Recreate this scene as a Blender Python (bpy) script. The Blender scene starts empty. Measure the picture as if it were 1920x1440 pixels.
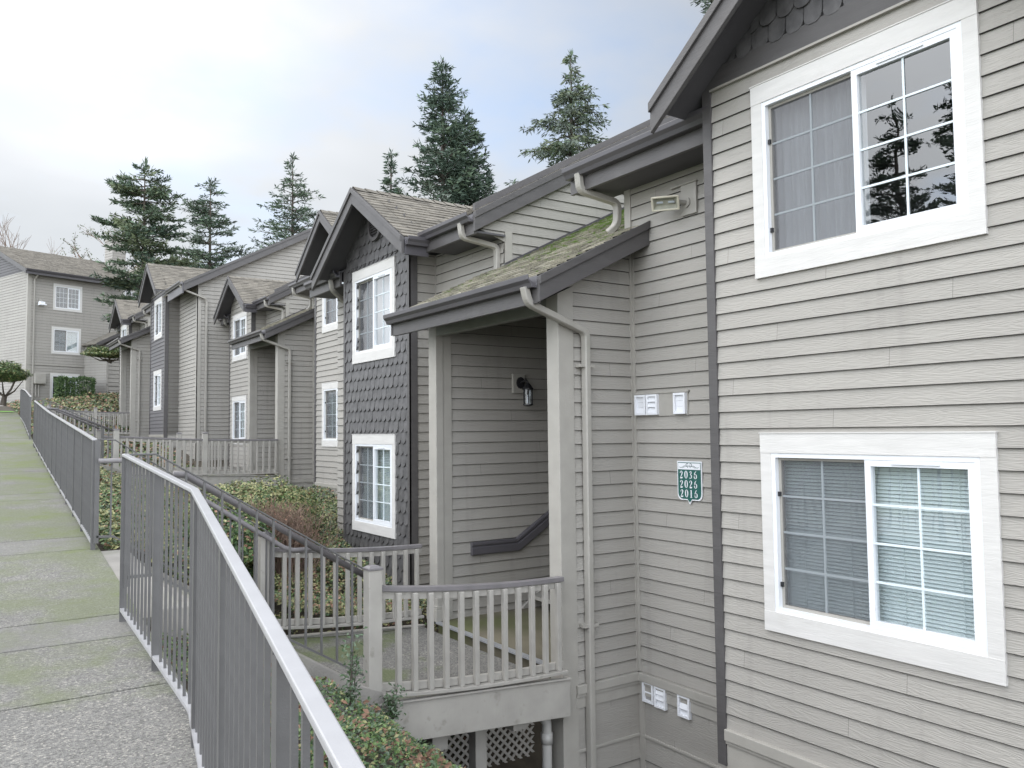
import bpy, math, random
from mathutils import Vector, Matrix, noise
R = math.radians
# World axes: x = towards the buildings (right), y = along the facade (away), z = up, camera at the origin.
# ------------------------------------------------------------------ camera, sky, sun, exposure
scn = bpy.context.scene
col = scn.collection
cam_d = bpy.data.cameras.new('camera'); cam = bpy.data.objects.new('camera', cam_d); col.objects.link(cam)
scn.camera = cam
cam_d.sensor_width = 36.0; cam_d.lens = 36.0*1545.6/1920.0; cam_d.clip_start = 0.05; cam_d.clip_end = 3000
YAW, PIT, ROL = 0.593444, 0.0571129, -0.0107023
fw = Vector((math.sin(YAW)*math.cos(PIT), math.cos(YAW)*math.cos(PIT), math.sin(PIT)))
rt = Vector((math.cos(YAW), -math.sin(YAW), 0)); up = rt.cross(fw)
c_, s_ = math.cos(ROL), math.sin(ROL)
rt2 = rt*c_ + up*s_; up2 = up*c_ - rt*s_
cam.matrix_world = Matrix(((rt2.x, up2.x, -fw.x, 0), (rt2.y, up2.y, -fw.y, 0), (rt2.z, up2.z, -fw.z, 0), (0, 0, 0, 1)))
scn.view_settings.view_transform = 'Standard'; scn.view_settings.look = 'None'
scn.view_settings.exposure = 0.60; scn.view_settings.gamma = 1.0
scn.render.engine = 'CYCLES'
scn.cycles.use_denoising = True
scn.cycles.max_bounces = 6; scn.cycles.transparent_max_bounces = 16
SUN_EL, SUN_AZ = 48.0, 20.0      # azimuth measured from +y (along the facade) towards -x (away from the buildings)
w = bpy.data.worlds.new("World"); scn.world = w; w.use_nodes = True
nt = w.node_tree; N = nt.nodes; L = nt.links
for n in list(N): N.remove(n)
out = N.new('ShaderNodeOutputWorld'); bg = N.new('ShaderNodeBackground'); L.new(bg.outputs[0], out.inputs[0])
sky = N.new('ShaderNodeTexSky'); sky.sky_type = 'NISHITA'; sky.sun_disc = False
sky.sun_elevation = R(SUN_EL); sky.sun_rotation = R(-SUN_AZ)
tc = N.new('ShaderNodeTexCoord')
def vm(op, a=None, b=None):
    n = N.new('ShaderNodeVectorMath'); n.operation = op
    if a is not None: L.new(a, n.inputs[0])
    if b is not None:
        if isinstance(b, (tuple, list)): n.inputs[1].default_value = b
        else: L.new(b, n.inputs[1])
    return n
def mt(op, a, b=None, clamp=False):
    n = N.new('ShaderNodeMath'); n.operation = op; n.use_clamp = clamp
    for i, q in enumerate((a, b)):
        if q is None: continue
        if isinstance(q, (int, float)): n.inputs[i].default_value = q
        else: L.new(q, n.inputs[i])
    return n.outputs[0]
def ramp(fac, pts):
    n = N.new('ShaderNodeValToRGB'); L.new(fac, n.inputs[0]); e = n.color_ramp.elements
    while len(e) < len(pts): e.new(0.5)
    for q, (p, c) in zip(e, pts):
        q.position = p; q.color = (c, c, c, 1) if isinstance(c, (int, float)) else (*c, 1)
    return n.outputs[0]
def mixc(f, a, b, mode='MIX'):
    n = N.new('ShaderNodeMix'); n.data_type = 'RGBA'; n.blend_type = mode
    for i, q in ((0, f), (6, a), (7, b)):
        if isinstance(q, (int, float)): n.inputs[i].default_value = q
        elif isinstance(q, tuple): n.inputs[i].default_value = (*q, 1)
        else: L.new(q, n.inputs[i])
    return n.outputs[2]
sep = N.new('ShaderNodeSeparateXYZ'); L.new(tc.outputs['Generated'], sep.inputs[0])
hz = mt('ADD', mt('MAXIMUM', sep.outputs[2], 0.0), 0.22)
cmb = N.new('ShaderNodeCombineXYZ'); L.new(mt('DIVIDE', sep.outputs[0], hz), cmb.inputs[0]); L.new(mt('DIVIDE', sep.outputs[1], hz), cmb.inputs[1])
n1 = N.new('ShaderNodeTexNoise'); L.new(cmb.outputs[0], n1.inputs[0]); n1.inputs['Scale'].default_value = 1.25; n1.inputs['Detail'].default_value = 6; n1.inputs['Roughness'].default_value = 0.52
n2 = N.new('ShaderNodeTexNoise'); L.new(vm('ADD', cmb.outputs[0], (7.3, 2.1, 4.0)).outputs[0], n2.inputs[0]); n2.inputs['Scale'].default_value = 0.8; n2.inputs['Detail'].default_value = 4
blue = mixc(1.0, mixc(0.10, (0, 0, 0), sky.outputs[0]), (0.36, 0.41, 0.48), 'ADD')
cover = ramp(n1.outputs[0], [(0.30, 0.0), (0.50, 1.0)])
cl = ramp(n2.outputs[0], [(0.34, (0.68, 0.715, 0.75)), (0.50, (0.80, 0.83, 0.87)), (0.64, (1.05, 1.05, 1.05))])
skyc = mixc(cover, blue, cl)
# the thin bright part of the cloud deck in front of the sun, plus unseen bright lobes added behind and left to light the walls
def lobe(d, a, b, amt):
    dd = Vector(d).normalized(); q = vm('DOT_PRODUCT', tc.outputs['Generated'], tuple(dd)).outputs['Value']
    return mt('MULTIPLY', ramp(q, [(a, 0.0), (b, 1.0)]), amt)
boost = mt('ADD', mt('ADD', lobe((0.12, 1.0, 0.42), 0.80, 0.99, 0.20), mt('ADD', lobe((-0.38, -0.82, 0.45), 0.02, 0.85, 1.95), lobe((-0.92, 0.35, 0.22), 0.42, 0.92, 1.15))), 0.53)
sc_ = N.new('ShaderNodeVectorMath'); sc_.operation = 'SCALE'; L.new(skyc, sc_.inputs[0]); L.new(boost, sc_.inputs['Scale'])
L.new(sc_.outputs[0], bg.inputs[0]); bg.inputs[1].default_value = 1.0
sd = bpy.data.lights.new('sun', 'SUN'); sd.energy = 0.5; sd.angle = R(20); sd.color = (1.0, 0.96, 0.9)
so = bpy.data.objects.new('sun', sd); col.objects.link(so)
sdir = Vector((-math.sin(R(SUN_AZ))*math.cos(R(SUN_EL)), math.cos(R(SUN_AZ))*math.cos(R(SUN_EL)), math.sin(R(SUN_EL))))
so.rotation_euler = sdir.to_track_quat('Z', 'Y').to_euler()

# ------------------------------------------------------------------ materials
def new_mat(name):
    m = bpy.data.materials.new(name); m.use_nodes = True
    t = m.node_tree; b = t.nodes['Principled BSDF']
    return m, t, b
def mat(name, color, rough=0.6, var=0.10, scale=(6, 6, 6), bump=0.0, bscale=None, detail=5, metal=0.0, stain=None, spec=0.5, coarse=None):
    """procedural paint / stone: colour varied by noise, optional bump, optional stains"""
    m, t, b = new_mat(name); n = t.nodes; l = t.links
    tc = n.new('ShaderNodeTexCoord'); mp = n.new('ShaderNodeMapping'); l.new(tc.outputs['Object'], mp.inputs[0]); mp.inputs['Scale'].default_value = scale
    no = n.new('ShaderNodeTexNoise'); l.new(mp.outputs[0], no.inputs[0]); no.inputs['Scale'].default_value = 1.0; no.inputs['Detail'].default_value = detail
    cr = n.new('ShaderNodeValToRGB'); l.new(no.outputs[0], cr.inputs[0])
    e = cr.color_ramp.elements
    e[0].position = 0.3; e[0].color = (*[c*(1-var) for c in color], 1); e[1].position = 0.7; e[1].color = (*[min(1, c*(1+var)) for c in color], 1)
    last = cr.outputs[0]
    for st in (stain or []):
        sc, lo, hi, sc_col, k = st
        mp2 = n.new('ShaderNodeMapping'); l.new(tc.outputs['Object'], mp2.inputs[0]); mp2.inputs['Scale'].default_value = sc if isinstance(sc, tuple) else (sc, sc, sc)
        n2 = n.new('ShaderNodeTexNoise'); l.new(mp2.outputs[0], n2.inputs[0]); n2.inputs['Scale'].default_value = 1; n2.inputs['Detail'].default_value = 6
        r2 = n.new('ShaderNodeMapRange'); l.new(n2.outputs[0], r2.inputs[0]); r2.inputs[1].default_value = lo; r2.inputs[2].default_value = hi; r2.inputs[4].default_value = k
        mx = n.new('ShaderNodeMix'); mx.data_type = 'RGBA'; l.new(r2.outputs[0], mx.inputs[0]); l.new(last, mx.inputs[6]); mx.inputs[7].default_value = (*sc_col, 1)
        last = mx.outputs[2]
    l.new(last, b.inputs['Base Color']); b.inputs['Roughness'].default_value = rough; b.inputs['Metallic'].default_value = metal
    b.inputs['Specular IOR Level'].default_value = spec
    if bump:
        mp3 = n.new('ShaderNodeMapping'); l.new(tc.outputs['Object'], mp3.inputs[0]); mp3.inputs['Scale'].default_value = bscale or scale
        n3 = n.new('ShaderNodeTexNoise'); l.new(mp3.outputs[0], n3.inputs[0]); n3.inputs['Scale'].default_value = 1; n3.inputs['Detail'].default_value = 4; n3.inputs['Distortion'].default_value = 0.6
        bp = n.new('ShaderNodeBump'); l.new(n3.outputs[0], bp.inputs['Height']); bp.inputs['Strength'].default_value = bump; bp.inputs['Distance'].default_value = 0.01
        l.new(bp.outputs[0], b.inputs['Normal'])
    return m
def siding_mat(name, color, exp=0.1365, z0=0.0, rough=0.55):
    """painted fibre cement lap boards: each board a shade of its own, embossed wood grain"""
    m, t, b = new_mat(name); n = t.nodes; l = t.links
    tc = n.new('ShaderNodeTexCoord'); sp = n.new('ShaderNodeSeparateXYZ'); l.new(tc.outputs['Object'], sp.inputs[0])
    def M(op, a, q=None):
        k = n.new('ShaderNodeMath'); k.operation = op
        for i, v in enumerate((a, q)):
            if v is None: continue
            if isinstance(v, (int, float)): k.inputs[i].default_value = v
            else: l.new(v, k.inputs[i])
        return k.outputs[0]
    row = M('FLOOR', M('DIVIDE', M('SUBTRACT', sp.outputs[2], z0), exp))
    ge = n.new('ShaderNodeNewGeometry'); sn = n.new('ShaderNodeSeparateXYZ'); l.new(ge.outputs['True Normal'], sn.inputs[0])
    isx = M('GREATER_THAN', M('ABSOLUTE', sn.outputs[0]), 0.6)
    along = M('ADD', M('MULTIPLY', sp.outputs[1], isx), M('MULTIPLY', sp.outputs[0], M('SUBTRACT', 1.0, isx)))
    run = M('FLOOR', M('DIVIDE', M('ADD', along, M('MULTIPLY', row, 1.37)), 3.66))
    cb = n.new('ShaderNodeCombineXYZ'); l.new(row, cb.inputs[0]); l.new(run, cb.inputs[1])
    wn = n.new('ShaderNodeTexWhiteNoise'); wn.noise_dimensions = '3D'; l.new(cb.outputs[0], wn.inputs[0])
    # grain: position + per-board offset, stretched along the board
    ad = n.new('ShaderNodeVectorMath'); ad.operation = 'ADD'; l.new(tc.outputs['Object'], ad.inputs[0]); l.new(wn.outputs['Color'], ad.inputs[1])
    mp = n.new('ShaderNodeMapping'); l.new(ad.outputs[0], mp.inputs[0]); mp.inputs['Scale'].default_value = (1.6, 1.6, 16)
    g = n.new('ShaderNodeTexNoise'); l.new(mp.outputs[0], g.inputs[0]); g.inputs['Scale'].default_value = 1.0; g.inputs['Detail'].default_value = 2
    wv = M('SINE', M('MULTIPLY', g.outputs[0], 80.0))
    mp2 = n.new('ShaderNodeMapping'); l.new(ad.outputs[0], mp2.inputs[0]); mp2.inputs['Scale'].default_value = (14, 14, 160)
    g2 = n.new('ShaderNodeTexNoise'); l.new(mp2.outputs[0], g2.inputs[0]); g2.inputs['Scale'].default_value = 1.0; g2.inputs['Detail'].default_value = 3
    h = M('ADD', M('MULTIPLY', wv, 0.5), M('MULTIPLY', g2.outputs[0], 1.6))
    bp = n.new('ShaderNodeBump'); l.new(h, bp.inputs['Height']); bp.inputs['Strength'].default_value = 0.55; bp.inputs['Distance'].default_value = 0.0022
    l.new(bp.outputs[0], b.inputs['Normal'])
    cl = n.new('ShaderNodeTexNoise'); l.new(tc.outputs['Object'], cl.inputs[0]); cl.inputs['Scale'].default_value = 0.9; cl.inputs['Detail'].default_value = 6
    v = M('ADD', M('MULTIPLY', wn.outputs['Value'], 0.08), M('ADD', M('MULTIPLY', cl.outputs[0], 0.22), 0.865))
    # faint streaks of dirt running down the wall
    mp4 = n.new('ShaderNodeMapping'); l.new(tc.outputs['Object'], mp4.inputs[0]); mp4.inputs['Scale'].default_value = (7, 7, 0.5)
    g4 = n.new('ShaderNodeTexNoise'); l.new(mp4.outputs[0], g4.inputs[0]); g4.inputs['Scale'].default_value = 1; g4.inputs['Detail'].default_value = 5
    r4 = n.new('ShaderNodeMapRange'); l.new(g4.outputs[0], r4.inputs[0]); r4.inputs[1].default_value = 0.55; r4.inputs[2].default_value = 0.8; r4.inputs[3].default_value = 1.0; r4.inputs[4].default_value = 0.86
    v = M('MULTIPLY', v, r4.outputs[0])
    # butt joints between the boards of a run
    fr_ = M('FRACT', M('DIVIDE', M('ADD', along, M('MULTIPLY', row, 1.37)), 3.66))
    v = M('MULTIPLY', v, M('SUBTRACT', 1.0, M('MULTIPLY', M('LESS_THAN', fr_, 0.0011), 0.45)))
    hs = n.new('ShaderNodeVectorMath'); hs.operation = 'SCALE'; hs.inputs[0].default_value = color; l.new(v, hs.inputs['Scale'])
    l.new(hs.outputs[0], b.inputs['Base Color']); b.inputs['Roughness'].default_value = rough
    return m
GREIGE = (0.325, 0.308, 0.281)
M_ = {}
M_['siding'] = siding_mat('greige siding', GREIGE)
M_['siding_dark'] = siding_mat('siding darkened for stair hall shade', (0.115, 0.11, 0.115))
M_['lap_edge'] = mat('painted lap shadow', (0.032, 0.030, 0.027), 0.8, 0.1)  # near-black colour paints in the shadow line at each board lap
M_['lap_edge_dark'] = mat('painted lap shadow on dark boards', (0.012, 0.012, 0.012), 0.8, 0.1)  # same painted shadow line for the dark boards
M_['trim'] = mat('greige trim', (0.345, 0.328, 0.297), 0.5, 0.06, (5, 5, 5), 0.15, (60, 60, 60))
M_['trim_deck'] = mat('deck paint', (0.35, 0.333, 0.305), 0.5, 0.10, (4, 4, 4), 0.2, (60, 60, 10), stain=[((9, 9, 9), 0.62, 0.74, (0.22, 0.21, 0.18), 0.7)])
M_['dark'] = mat('dark trim', (0.082, 0.077, 0.077), 0.45, 0.10, (3, 3, 14), 0.25, (8, 8, 120), stain=[((3, 3, 3), 0.55, 0.8, (0.13, 0.126, 0.124), 0.5)])
M_['shingle_wall'] = mat('fish scale shingles', (0.088, 0.085, 0.086), 0.45, 0.32, (9, 9, 9), 0.3, (50, 50, 14))
M_['soffit'] = mat('soffit', (0.085, 0.082, 0.088), 0.7, 0.05)
M_['beam'] = mat('beam paint', (0.20, 0.205, 0.185), 0.5, 0.06, (4, 4, 4), 0.15, (60, 60, 60))
M_['white'] = mat('white trim', (0.60, 0.585, 0.565), 0.5, 0.05, (3, 3, 20), 0.2, (10, 10, 90), stain=[((4, 4, 4), 0.6, 0.85, (0.52, 0.50, 0.47), 0.6)])
M_['vinyl'] = mat('white vinyl', (0.74, 0.76, 0.79), 0.3, 0.02)
M_['grille'] = mat('window grille', (0.66, 0.73, 0.76), 0.4, 0.02)
M_['bronze'] = mat('gutter', (0.085, 0.08, 0.088), 0.32, 0.12, (2, 2, 2), spec=0.6)
M_['downspout'] = mat('downspout paint', (0.335, 0.318, 0.288), 0.4, 0.06, (5, 5, 5), stain=[((6, 6, 3), 0.55, 0.8, (0.25, 0.25, 0.21), 0.5)])
M_['steel'] = mat('railing steel', (0.100, 0.098, 0.098), 0.42, 0.08, (12, 12, 12), 0.1, (200, 200, 200), spec=0.6)
M_['steel_top'] = mat('railing steel with painted sheen', (0.38, 0.375, 0.385), 0.28, 0.06, (9, 9, 9), 0.06, (160, 160, 160), spec=0.9)  # pale base colour paints in the sky sheen on the rails
M_['deckcap'] = mat('deck rail paint', (0.17, 0.16, 0.165), 0.4, 0.12, (6, 6, 6), 0.2, (60, 60, 60))
M_['concrete'] = mat('concrete', (0.27, 0.255, 0.235), 0.85, 0.14, (3, 3, 3), 0.5, (40, 40, 40), stain=[(1.2, 0.5, 0.75, (0.17, 0.18, 0.12), 0.6)])
M_['soil'] = mat('soil', (0.055, 0.045, 0.032), 0.95, 0.35, (5, 5, 5), 0.8, (12, 12, 12))
M_['lawn'] = mat('lawn', (0.11, 0.24, 0.035), 0.9, 0.3, (8, 8, 8), 0.6, (30, 30, 30))
M_['verge'] = mat('mown verge', (0.095, 0.115, 0.06), 0.95, 0.3, (6, 6, 6), 0.6, (30, 30, 30))
M_['bark'] = mat('bark', (0.075, 0.062, 0.05), 0.9, 0.3, (12, 12, 3), 0.8, (30, 30, 8))
M_['black'] = mat('black metal', (0.02, 0.02, 0.022), 0.35, 0.05)
M_['cream'] = mat('cream plastic', (0.60, 0.565, 0.46), 0.45, 0.08, (20, 20, 20))
M_['plastic'] = mat('white plastic', (0.74, 0.75, 0.78), 0.4, 0.03)
M_['pvc'] = mat('painted pipe', (0.42, 0.41, 0.39), 0.35, 0.05)
M_['metalstrip'] = mat('flashing', (0.45, 0.46, 0.48), 0.4, 0.1, metal=0.6)
M_['green'] = mat('sign green', (0.018, 0.10, 0.085), 0.4, 0.04)
M_['ink'] = mat('sign ink', (0.05, 0.09, 0.09), 0.5, 0.02)
M_['interior'] = mat('room wall', (0.30, 0.29, 0.28), 0.9, 0.05)
M_['darkroom'] = mat('dim room', (0.11, 0.11, 0.115), 0.9, 0.1)
M_['blind'] = mat('blind slats', (0.68, 0.74, 0.76), 0.5, 0.02)
M_['curtain'] = mat('sheer curtain', (0.50, 0.50, 0.53), 0.8, 0.10, (14, 14, 2.5))
M_['needle_a'] = mat('needles dark', (0.052, 0.084, 0.058), 0.7, 0.35, (0.7, 0.7, 0.7))  # needle tones are lightened to carry distance haze in the colour
M_['needle_b'] = mat('needles mid', (0.084, 0.124, 0.074), 0.7, 0.35, (0.7, 0.7, 0.7))
M_['needle_c'] = mat('needles pale', (0.115, 0.14, 0.075), 0.7, 0.3, (0.7, 0.7, 0.7))
M_['needle_blue'] = mat('needles bluish', (0.12, 0.15, 0.118), 0.7, 0.3, (0.7, 0.7, 0.7))
M_['leaf_a'] = mat('leaf dark', (0.035, 0.075, 0.022), 0.45, 0.3, (5, 5, 5))
M_['leaf_b'] = mat('leaf mid', (0.10, 0.16, 0.05), 0.45, 0.3, (5, 5, 5))
M_['leaf_c'] = mat('leaf pale', (0.27, 0.265, 0.12), 0.5, 0.3, (5, 5, 5))
M_['leaf_blue'] = mat('leaf grey green', (0.085, 0.125, 0.075), 0.45, 0.25, (5, 5, 5))
M_['leaf_dead'] = mat('dead leaf', (0.20, 0.115, 0.075), 0.75, 0.35, (9, 9, 9))
M_['leaf_red'] = mat('reddish leaf', (0.27, 0.15, 0.10), 0.6, 0.3, (9, 9, 9))
M_['twig'] = mat('brown twig', (0.17, 0.115, 0.085), 0.8, 0.3, (9, 9, 9))

def glass_mat(name, tint=(0.93, 0.97, 0.97), ior=0.12):
    m, t, b = new_mat(name); n = t.nodes; l = t.links; n.remove(b)
    o = n['Material Output']; mx = n.new('ShaderNodeMixShader'); tr = n.new('ShaderNodeBsdfTransparent'); gl = n.new('ShaderNodeBsdfGlossy')
    # reflectance of a double pane, the same from both sides
    lw = n.new('ShaderNodeLayerWeight'); lw.inputs[0].default_value = 0.5
    pw = n.new('ShaderNodeMath'); pw.operation = 'POWER'; l.new(lw.outputs['Facing'], pw.inputs[0]); pw.inputs[1].default_value = 2.6
    fr = n.new('ShaderNodeMath'); fr.operation = 'MULTIPLY_ADD'; l.new(pw.outputs[0], fr.inputs[0]); fr.inputs[1].default_value = 1-ior; fr.inputs[2].default_value = ior
    tr.inputs[0].default_value = (*tint, 1); gl.inputs['Roughness'].default_value = 0.005
    # slightly wavy pane
    tc = n.new('ShaderNodeTexCoord'); no = n.new('ShaderNodeTexNoise'); l.new(tc.outputs['Object'], no.inputs[0]); no.inputs['Scale'].default_value = 2.2; no.inputs['Detail'].default_value = 1
    bp = n.new('ShaderNodeBump'); l.new(no.outputs[0], bp.inputs['Height']); bp.inputs['Strength'].default_value = 0.25; bp.inputs['Distance'].default_value = 0.01; l.new(bp.outputs[0], gl.inputs['Normal'])
    l.new(fr.outputs[0], mx.inputs[0]); l.new(tr.outputs[0], mx.inputs[1]); l.new(gl.outputs[0], mx.inputs[2]); l.new(mx.outputs[0], o.inputs[0])
    return m
M_['glass'] = glass_mat('window glass', ior=0.23)
M_['lampglass'] = glass_mat('lamp glass', (0.85, 0.88, 0.9), 0.08)
def screen_mat():
    m, t, b = new_mat('insect screen'); n = t.nodes; l = t.links
    o = n['Material Output']; mx = n.new('ShaderNodeMixShader'); tr = n.new('ShaderNodeBsdfTransparent')
    b.inputs['Base Color'].default_value = (0.10, 0.10, 0.11, 1); b.inputs['Roughness'].default_value = 0.7
    mx.inputs[0].default_value = 0.42; l.new(tr.outputs[0], mx.inputs[1]); l.new(b.outputs[0], mx.inputs[2]); l.new(mx.outputs[0], o.inputs[0])
    return m
M_['screen'] = screen_mat()
def roof_mat(name, base, moss=0.0):
    m, t, b = new_mat(name); n = t.nodes; l = t.links
    tc = n.new('ShaderNodeTexCoord'); mp = n.new('ShaderNodeMapping'); l.new(tc.outputs['Object'], mp.inputs[0]); mp.inputs['Scale'].default_value = (6.5, 6.5, 14)
    wn = n.new('ShaderNodeTexVoronoi'); l.new(mp.outputs[0], wn.inputs[0]); wn.inputs['Scale'].default_value = 0.8
    no = n.new('ShaderNodeTexNoise'); l.new(tc.outputs['Object'], no.inputs[0]); no.inputs['Scale'].default_value = 60; no.inputs['Detail'].default_value = 2
    hsv = n.new('ShaderNodeMix'); hsv.data_type = 'RGBA'; l.new(wn.outputs['Color'], hsv.inputs[0])
    sp = n.new('ShaderNodeSeparateColor'); l.new(wn.outputs['Color'], sp.inputs[0]); l.new(sp.outputs[0], hsv.inputs[0])
    hsv.inputs[6].default_value = (*[c*0.72 for c in base], 1); hsv.inputs[7].default_value = (*[c*1.25 for c in base], 1)
    m2 = n.new('ShaderNodeMix'); m2.data_type = 'RGBA'; m2.blend_type = 'MULTIPLY'; m2.inputs[0].default_value = 0.6
    l.new(hsv.outputs[2], m2.inputs[6])
    r = n.new('ShaderNodeValToRGB'); l.new(no.outputs[0], r.inputs[0]); r.color_ramp.elements[0].position = 0.3; r.color_ramp.elements[0].color = (0.5, 0.5, 0.5, 1); r.color_ramp.elements[1].position = 0.7; r.color_ramp.elements[1].color = (1.4, 1.4, 1.4, 1)
    l.new(r.outputs[0], m2.inputs[7]); last = m2.outputs[2]
    if moss:
        sx = n.new('ShaderNodeSeparateXYZ'); l.new(tc.outputs['Object'], sx.inputs[0])
        mpm = n.new('ShaderNodeMapping'); l.new(tc.outputs['Object'], mpm.inputs[0]); mpm.inputs['Scale'].default_value = (2.2, 5.5, 2.2)
        n5 = n.new('ShaderNodeTexNoise'); l.new(mpm.outputs[0], n5.inputs[0]); n5.inputs['Scale'].default_value = 1.6; n5.inputs['Detail'].default_value = 8; n5.inputs['Roughness'].default_value = 0.7
        gx = n.new('ShaderNodeMapRange'); l.new(sx.outputs[0], gx.inputs[0]); gx.inputs[1].default_value = 4.4; gx.inputs[2].default_value = 7.2; gx.inputs[3].default_value = 0.02; gx.inputs[4].default_value = 0.24
        s0 = n.new('ShaderNodeMath'); s0.operation = 'ADD'; l.new(n5.outputs[0], s0.inputs[0]); l.new(gx.outputs[0], s0.inputs[1])
        gy = n.new('ShaderNodeMapRange'); l.new(sx.outputs[1], gy.inputs[0]); gy.inputs[1].default_value = 9.5; gy.inputs[2].default_value = 18; gy.inputs[3].default_value = 0; gy.inputs[4].default_value = 0.27
        s = n.new('ShaderNodeMath'); s.operation = 'SUBTRACT'; l.new(s0.outputs[0], s.inputs[0]); l.new(gy.outputs[0], s.inputs[1])
        r5 = n.new('ShaderNodeMapRange'); l.new(s.outputs[0], r5.inputs[0]); r5.inputs[1].default_value = 0.63; r5.inputs[2].default_value = 0.74
        m5 = n.new('ShaderNodeMix'); m5.data_type = 'RGBA'; l.new(r5.outputs[0], m5.inputs[0]); l.new(last, m5.inputs[6]); m5.inputs[7].default_value = (0.095, 0.145, 0.03, 1); last = m5.outputs[2]
    l.new(last, b.inputs['Base Color']); b.inputs['Roughness'].default_value = 0.9
    bp = n.new('ShaderNodeBump'); l.new(no.outputs[0], bp.inputs['Height']); bp.inputs['Strength'].default_value = 0.5; bp.inputs['Distance'].default_value = 0.004; l.new(bp.outputs[0], b.inputs['Normal'])
    return m
M_['roof'] = roof_mat('asphalt shingles', (0.185, 0.168, 0.142))
M_['roof_moss'] = roof_mat('mossy asphalt shingles', (0.225, 0.21, 0.165), 1)
def walk_mat(name, pebble, moss, dark=1.0, vs=110):
    """exposed aggregate concrete with patches of moss"""
    m, t, b = new_mat(name); n = t.nodes; l = t.links
    tc = n.new('ShaderNodeTexCoord')
    vo = n.new('ShaderNodeTexVoronoi'); l.new(tc.outputs['Object'], vo.inputs[0]); vo.inputs['Scale'].default_value = vs
    sp = n.new('ShaderNodeSeparateColor'); l.new(vo.outputs['Color'], sp.inputs[0])
    cr = n.new('ShaderNodeValToRGB'); l.new(sp.outputs[0], cr.inputs[0]); e = cr.color_ramp.elements
    e[0].position = 0.0; e[0].color = (0.09, 0.085, 0.08, 1); e[1].position = 1.0; e[1].color = (0.40, 0.375, 0.33, 1)
    k = e.new(0.55); k.color = (0.19, 0.185, 0.175, 1); k = e.new(0.88); k.color = (0.245, 0.235, 0.215, 1)
    mx = n.new('ShaderNodeMix'); mx.data_type = 'RGBA'; mx.inputs[0].default_value = pebble; mx.inputs[6].default_value = (0.20, 0.195, 0.18, 1); l.new(cr.outputs[0], mx.inputs[7]); last = mx.outputs[2]
    def patch(scale, lo, hi, colr, k, last, dist=0.0):
        no = n.new('ShaderNodeTexNoise'); mp = n.new('ShaderNodeMapping'); l.new(tc.outputs['Object'], mp.inputs[0]); mp.inputs['Scale'].default_value = scale
        l.new(mp.outputs[0], no.inputs[0]); no.inputs['Scale'].default_value = 1; no.inputs['Detail'].default_value = 8; no.inputs['Roughness'].default_value = 0.62
        r = n.new('ShaderNodeMapRange'); l.new(no.outputs[0], r.inputs[0]); r.inputs[1].default_value = lo; r.inputs[2].default_value = hi; r.inputs[4].default_value = k
        q = n.new('ShaderNodeMix'); q.data_type = 'RGBA'; l.new(r.outputs[0], q.inputs[0]); l.new(last, q.inputs[6]); q.inputs[7].default_value = (*colr, 1)
        return q.outputs[2]
    last = patch((0.8, 0.6, 0.8), 0.40, 0.68, (0.115, 0.11, 0.10), 0.45, last)
    if moss > 0:
        sx = n.new('ShaderNodeSeparateXYZ'); l.new(tc.outputs['Object'], sx.inputs[0])
        no = n.new('ShaderNodeTexNoise'); l.new(tc.outputs['Object'], no.inputs[0]); no.inputs['Scale'].default_value = 1.15; no.inputs['Detail'].default_value = 9; no.inputs['Roughness'].default_value = 0.68
        gy = n.new('ShaderNodeMapRange'); l.new(sx.outputs[1], gy.inputs[0]); gy.inputs[1].default_value = 3.4; gy.inputs[2].default_value = 6.8; gy.inputs[3].default_value = -0.16; gy.inputs[4].default_value = 0.075*moss
        ex = n.new('ShaderNodeMapRange'); l.new(sx.outputs[0], ex.inputs[0]); ex.inputs[1].default_value = 0.1; ex.inputs[2].default_value = 1.05; ex.inputs[3].default_value = -0.025; ex.inputs[4].default_value = 0.045
        a0 = n.new('ShaderNodeMath'); a0.operation = 'ADD'; l.new(no.outputs[0], a0.inputs[0]); l.new(ex.outputs[0], a0.inputs[1])
        a = n.new('ShaderNodeMath'); a.operation = 'ADD'; l.new(a0.outputs[0], a.inputs[0]); l.new(gy.outputs[0], a.inputs[1])
        r = n.new('ShaderNodeMapRange'); l.new(a.outputs[0], r.inputs[0]); r.inputs[1].default_value = 0.47; r.inputs[2].default_value = 0.60; r.inputs[4].default_value = 0.62
        q = n.new('ShaderNodeMix'); q.data_type = 'RGBA'; l.new(r.outputs[0], q.inputs[0]); l.new(last, q.inputs[6]); q.inputs[7].default_value = (0.135, 0.155, 0.075, 1)
        r2 = n.new('ShaderNodeMapRange'); l.new(a.outputs[0], r2.inputs[0]); r2.inputs[1].default_value = 0.63; r2.inputs[2].default_value = 0.74; r2.inputs[4].default_value = 0.6
        q2 = n.new('ShaderNodeMix'); q2.data_type = 'RGBA'; l.new(r2.outputs[0], q2.inputs[0]); l.new(q.outputs[2], q2.inputs[6]); q2.inputs[7].default_value = (0.125, 0.16, 0.035, 1)
        last = q2.outputs[2]
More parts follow.
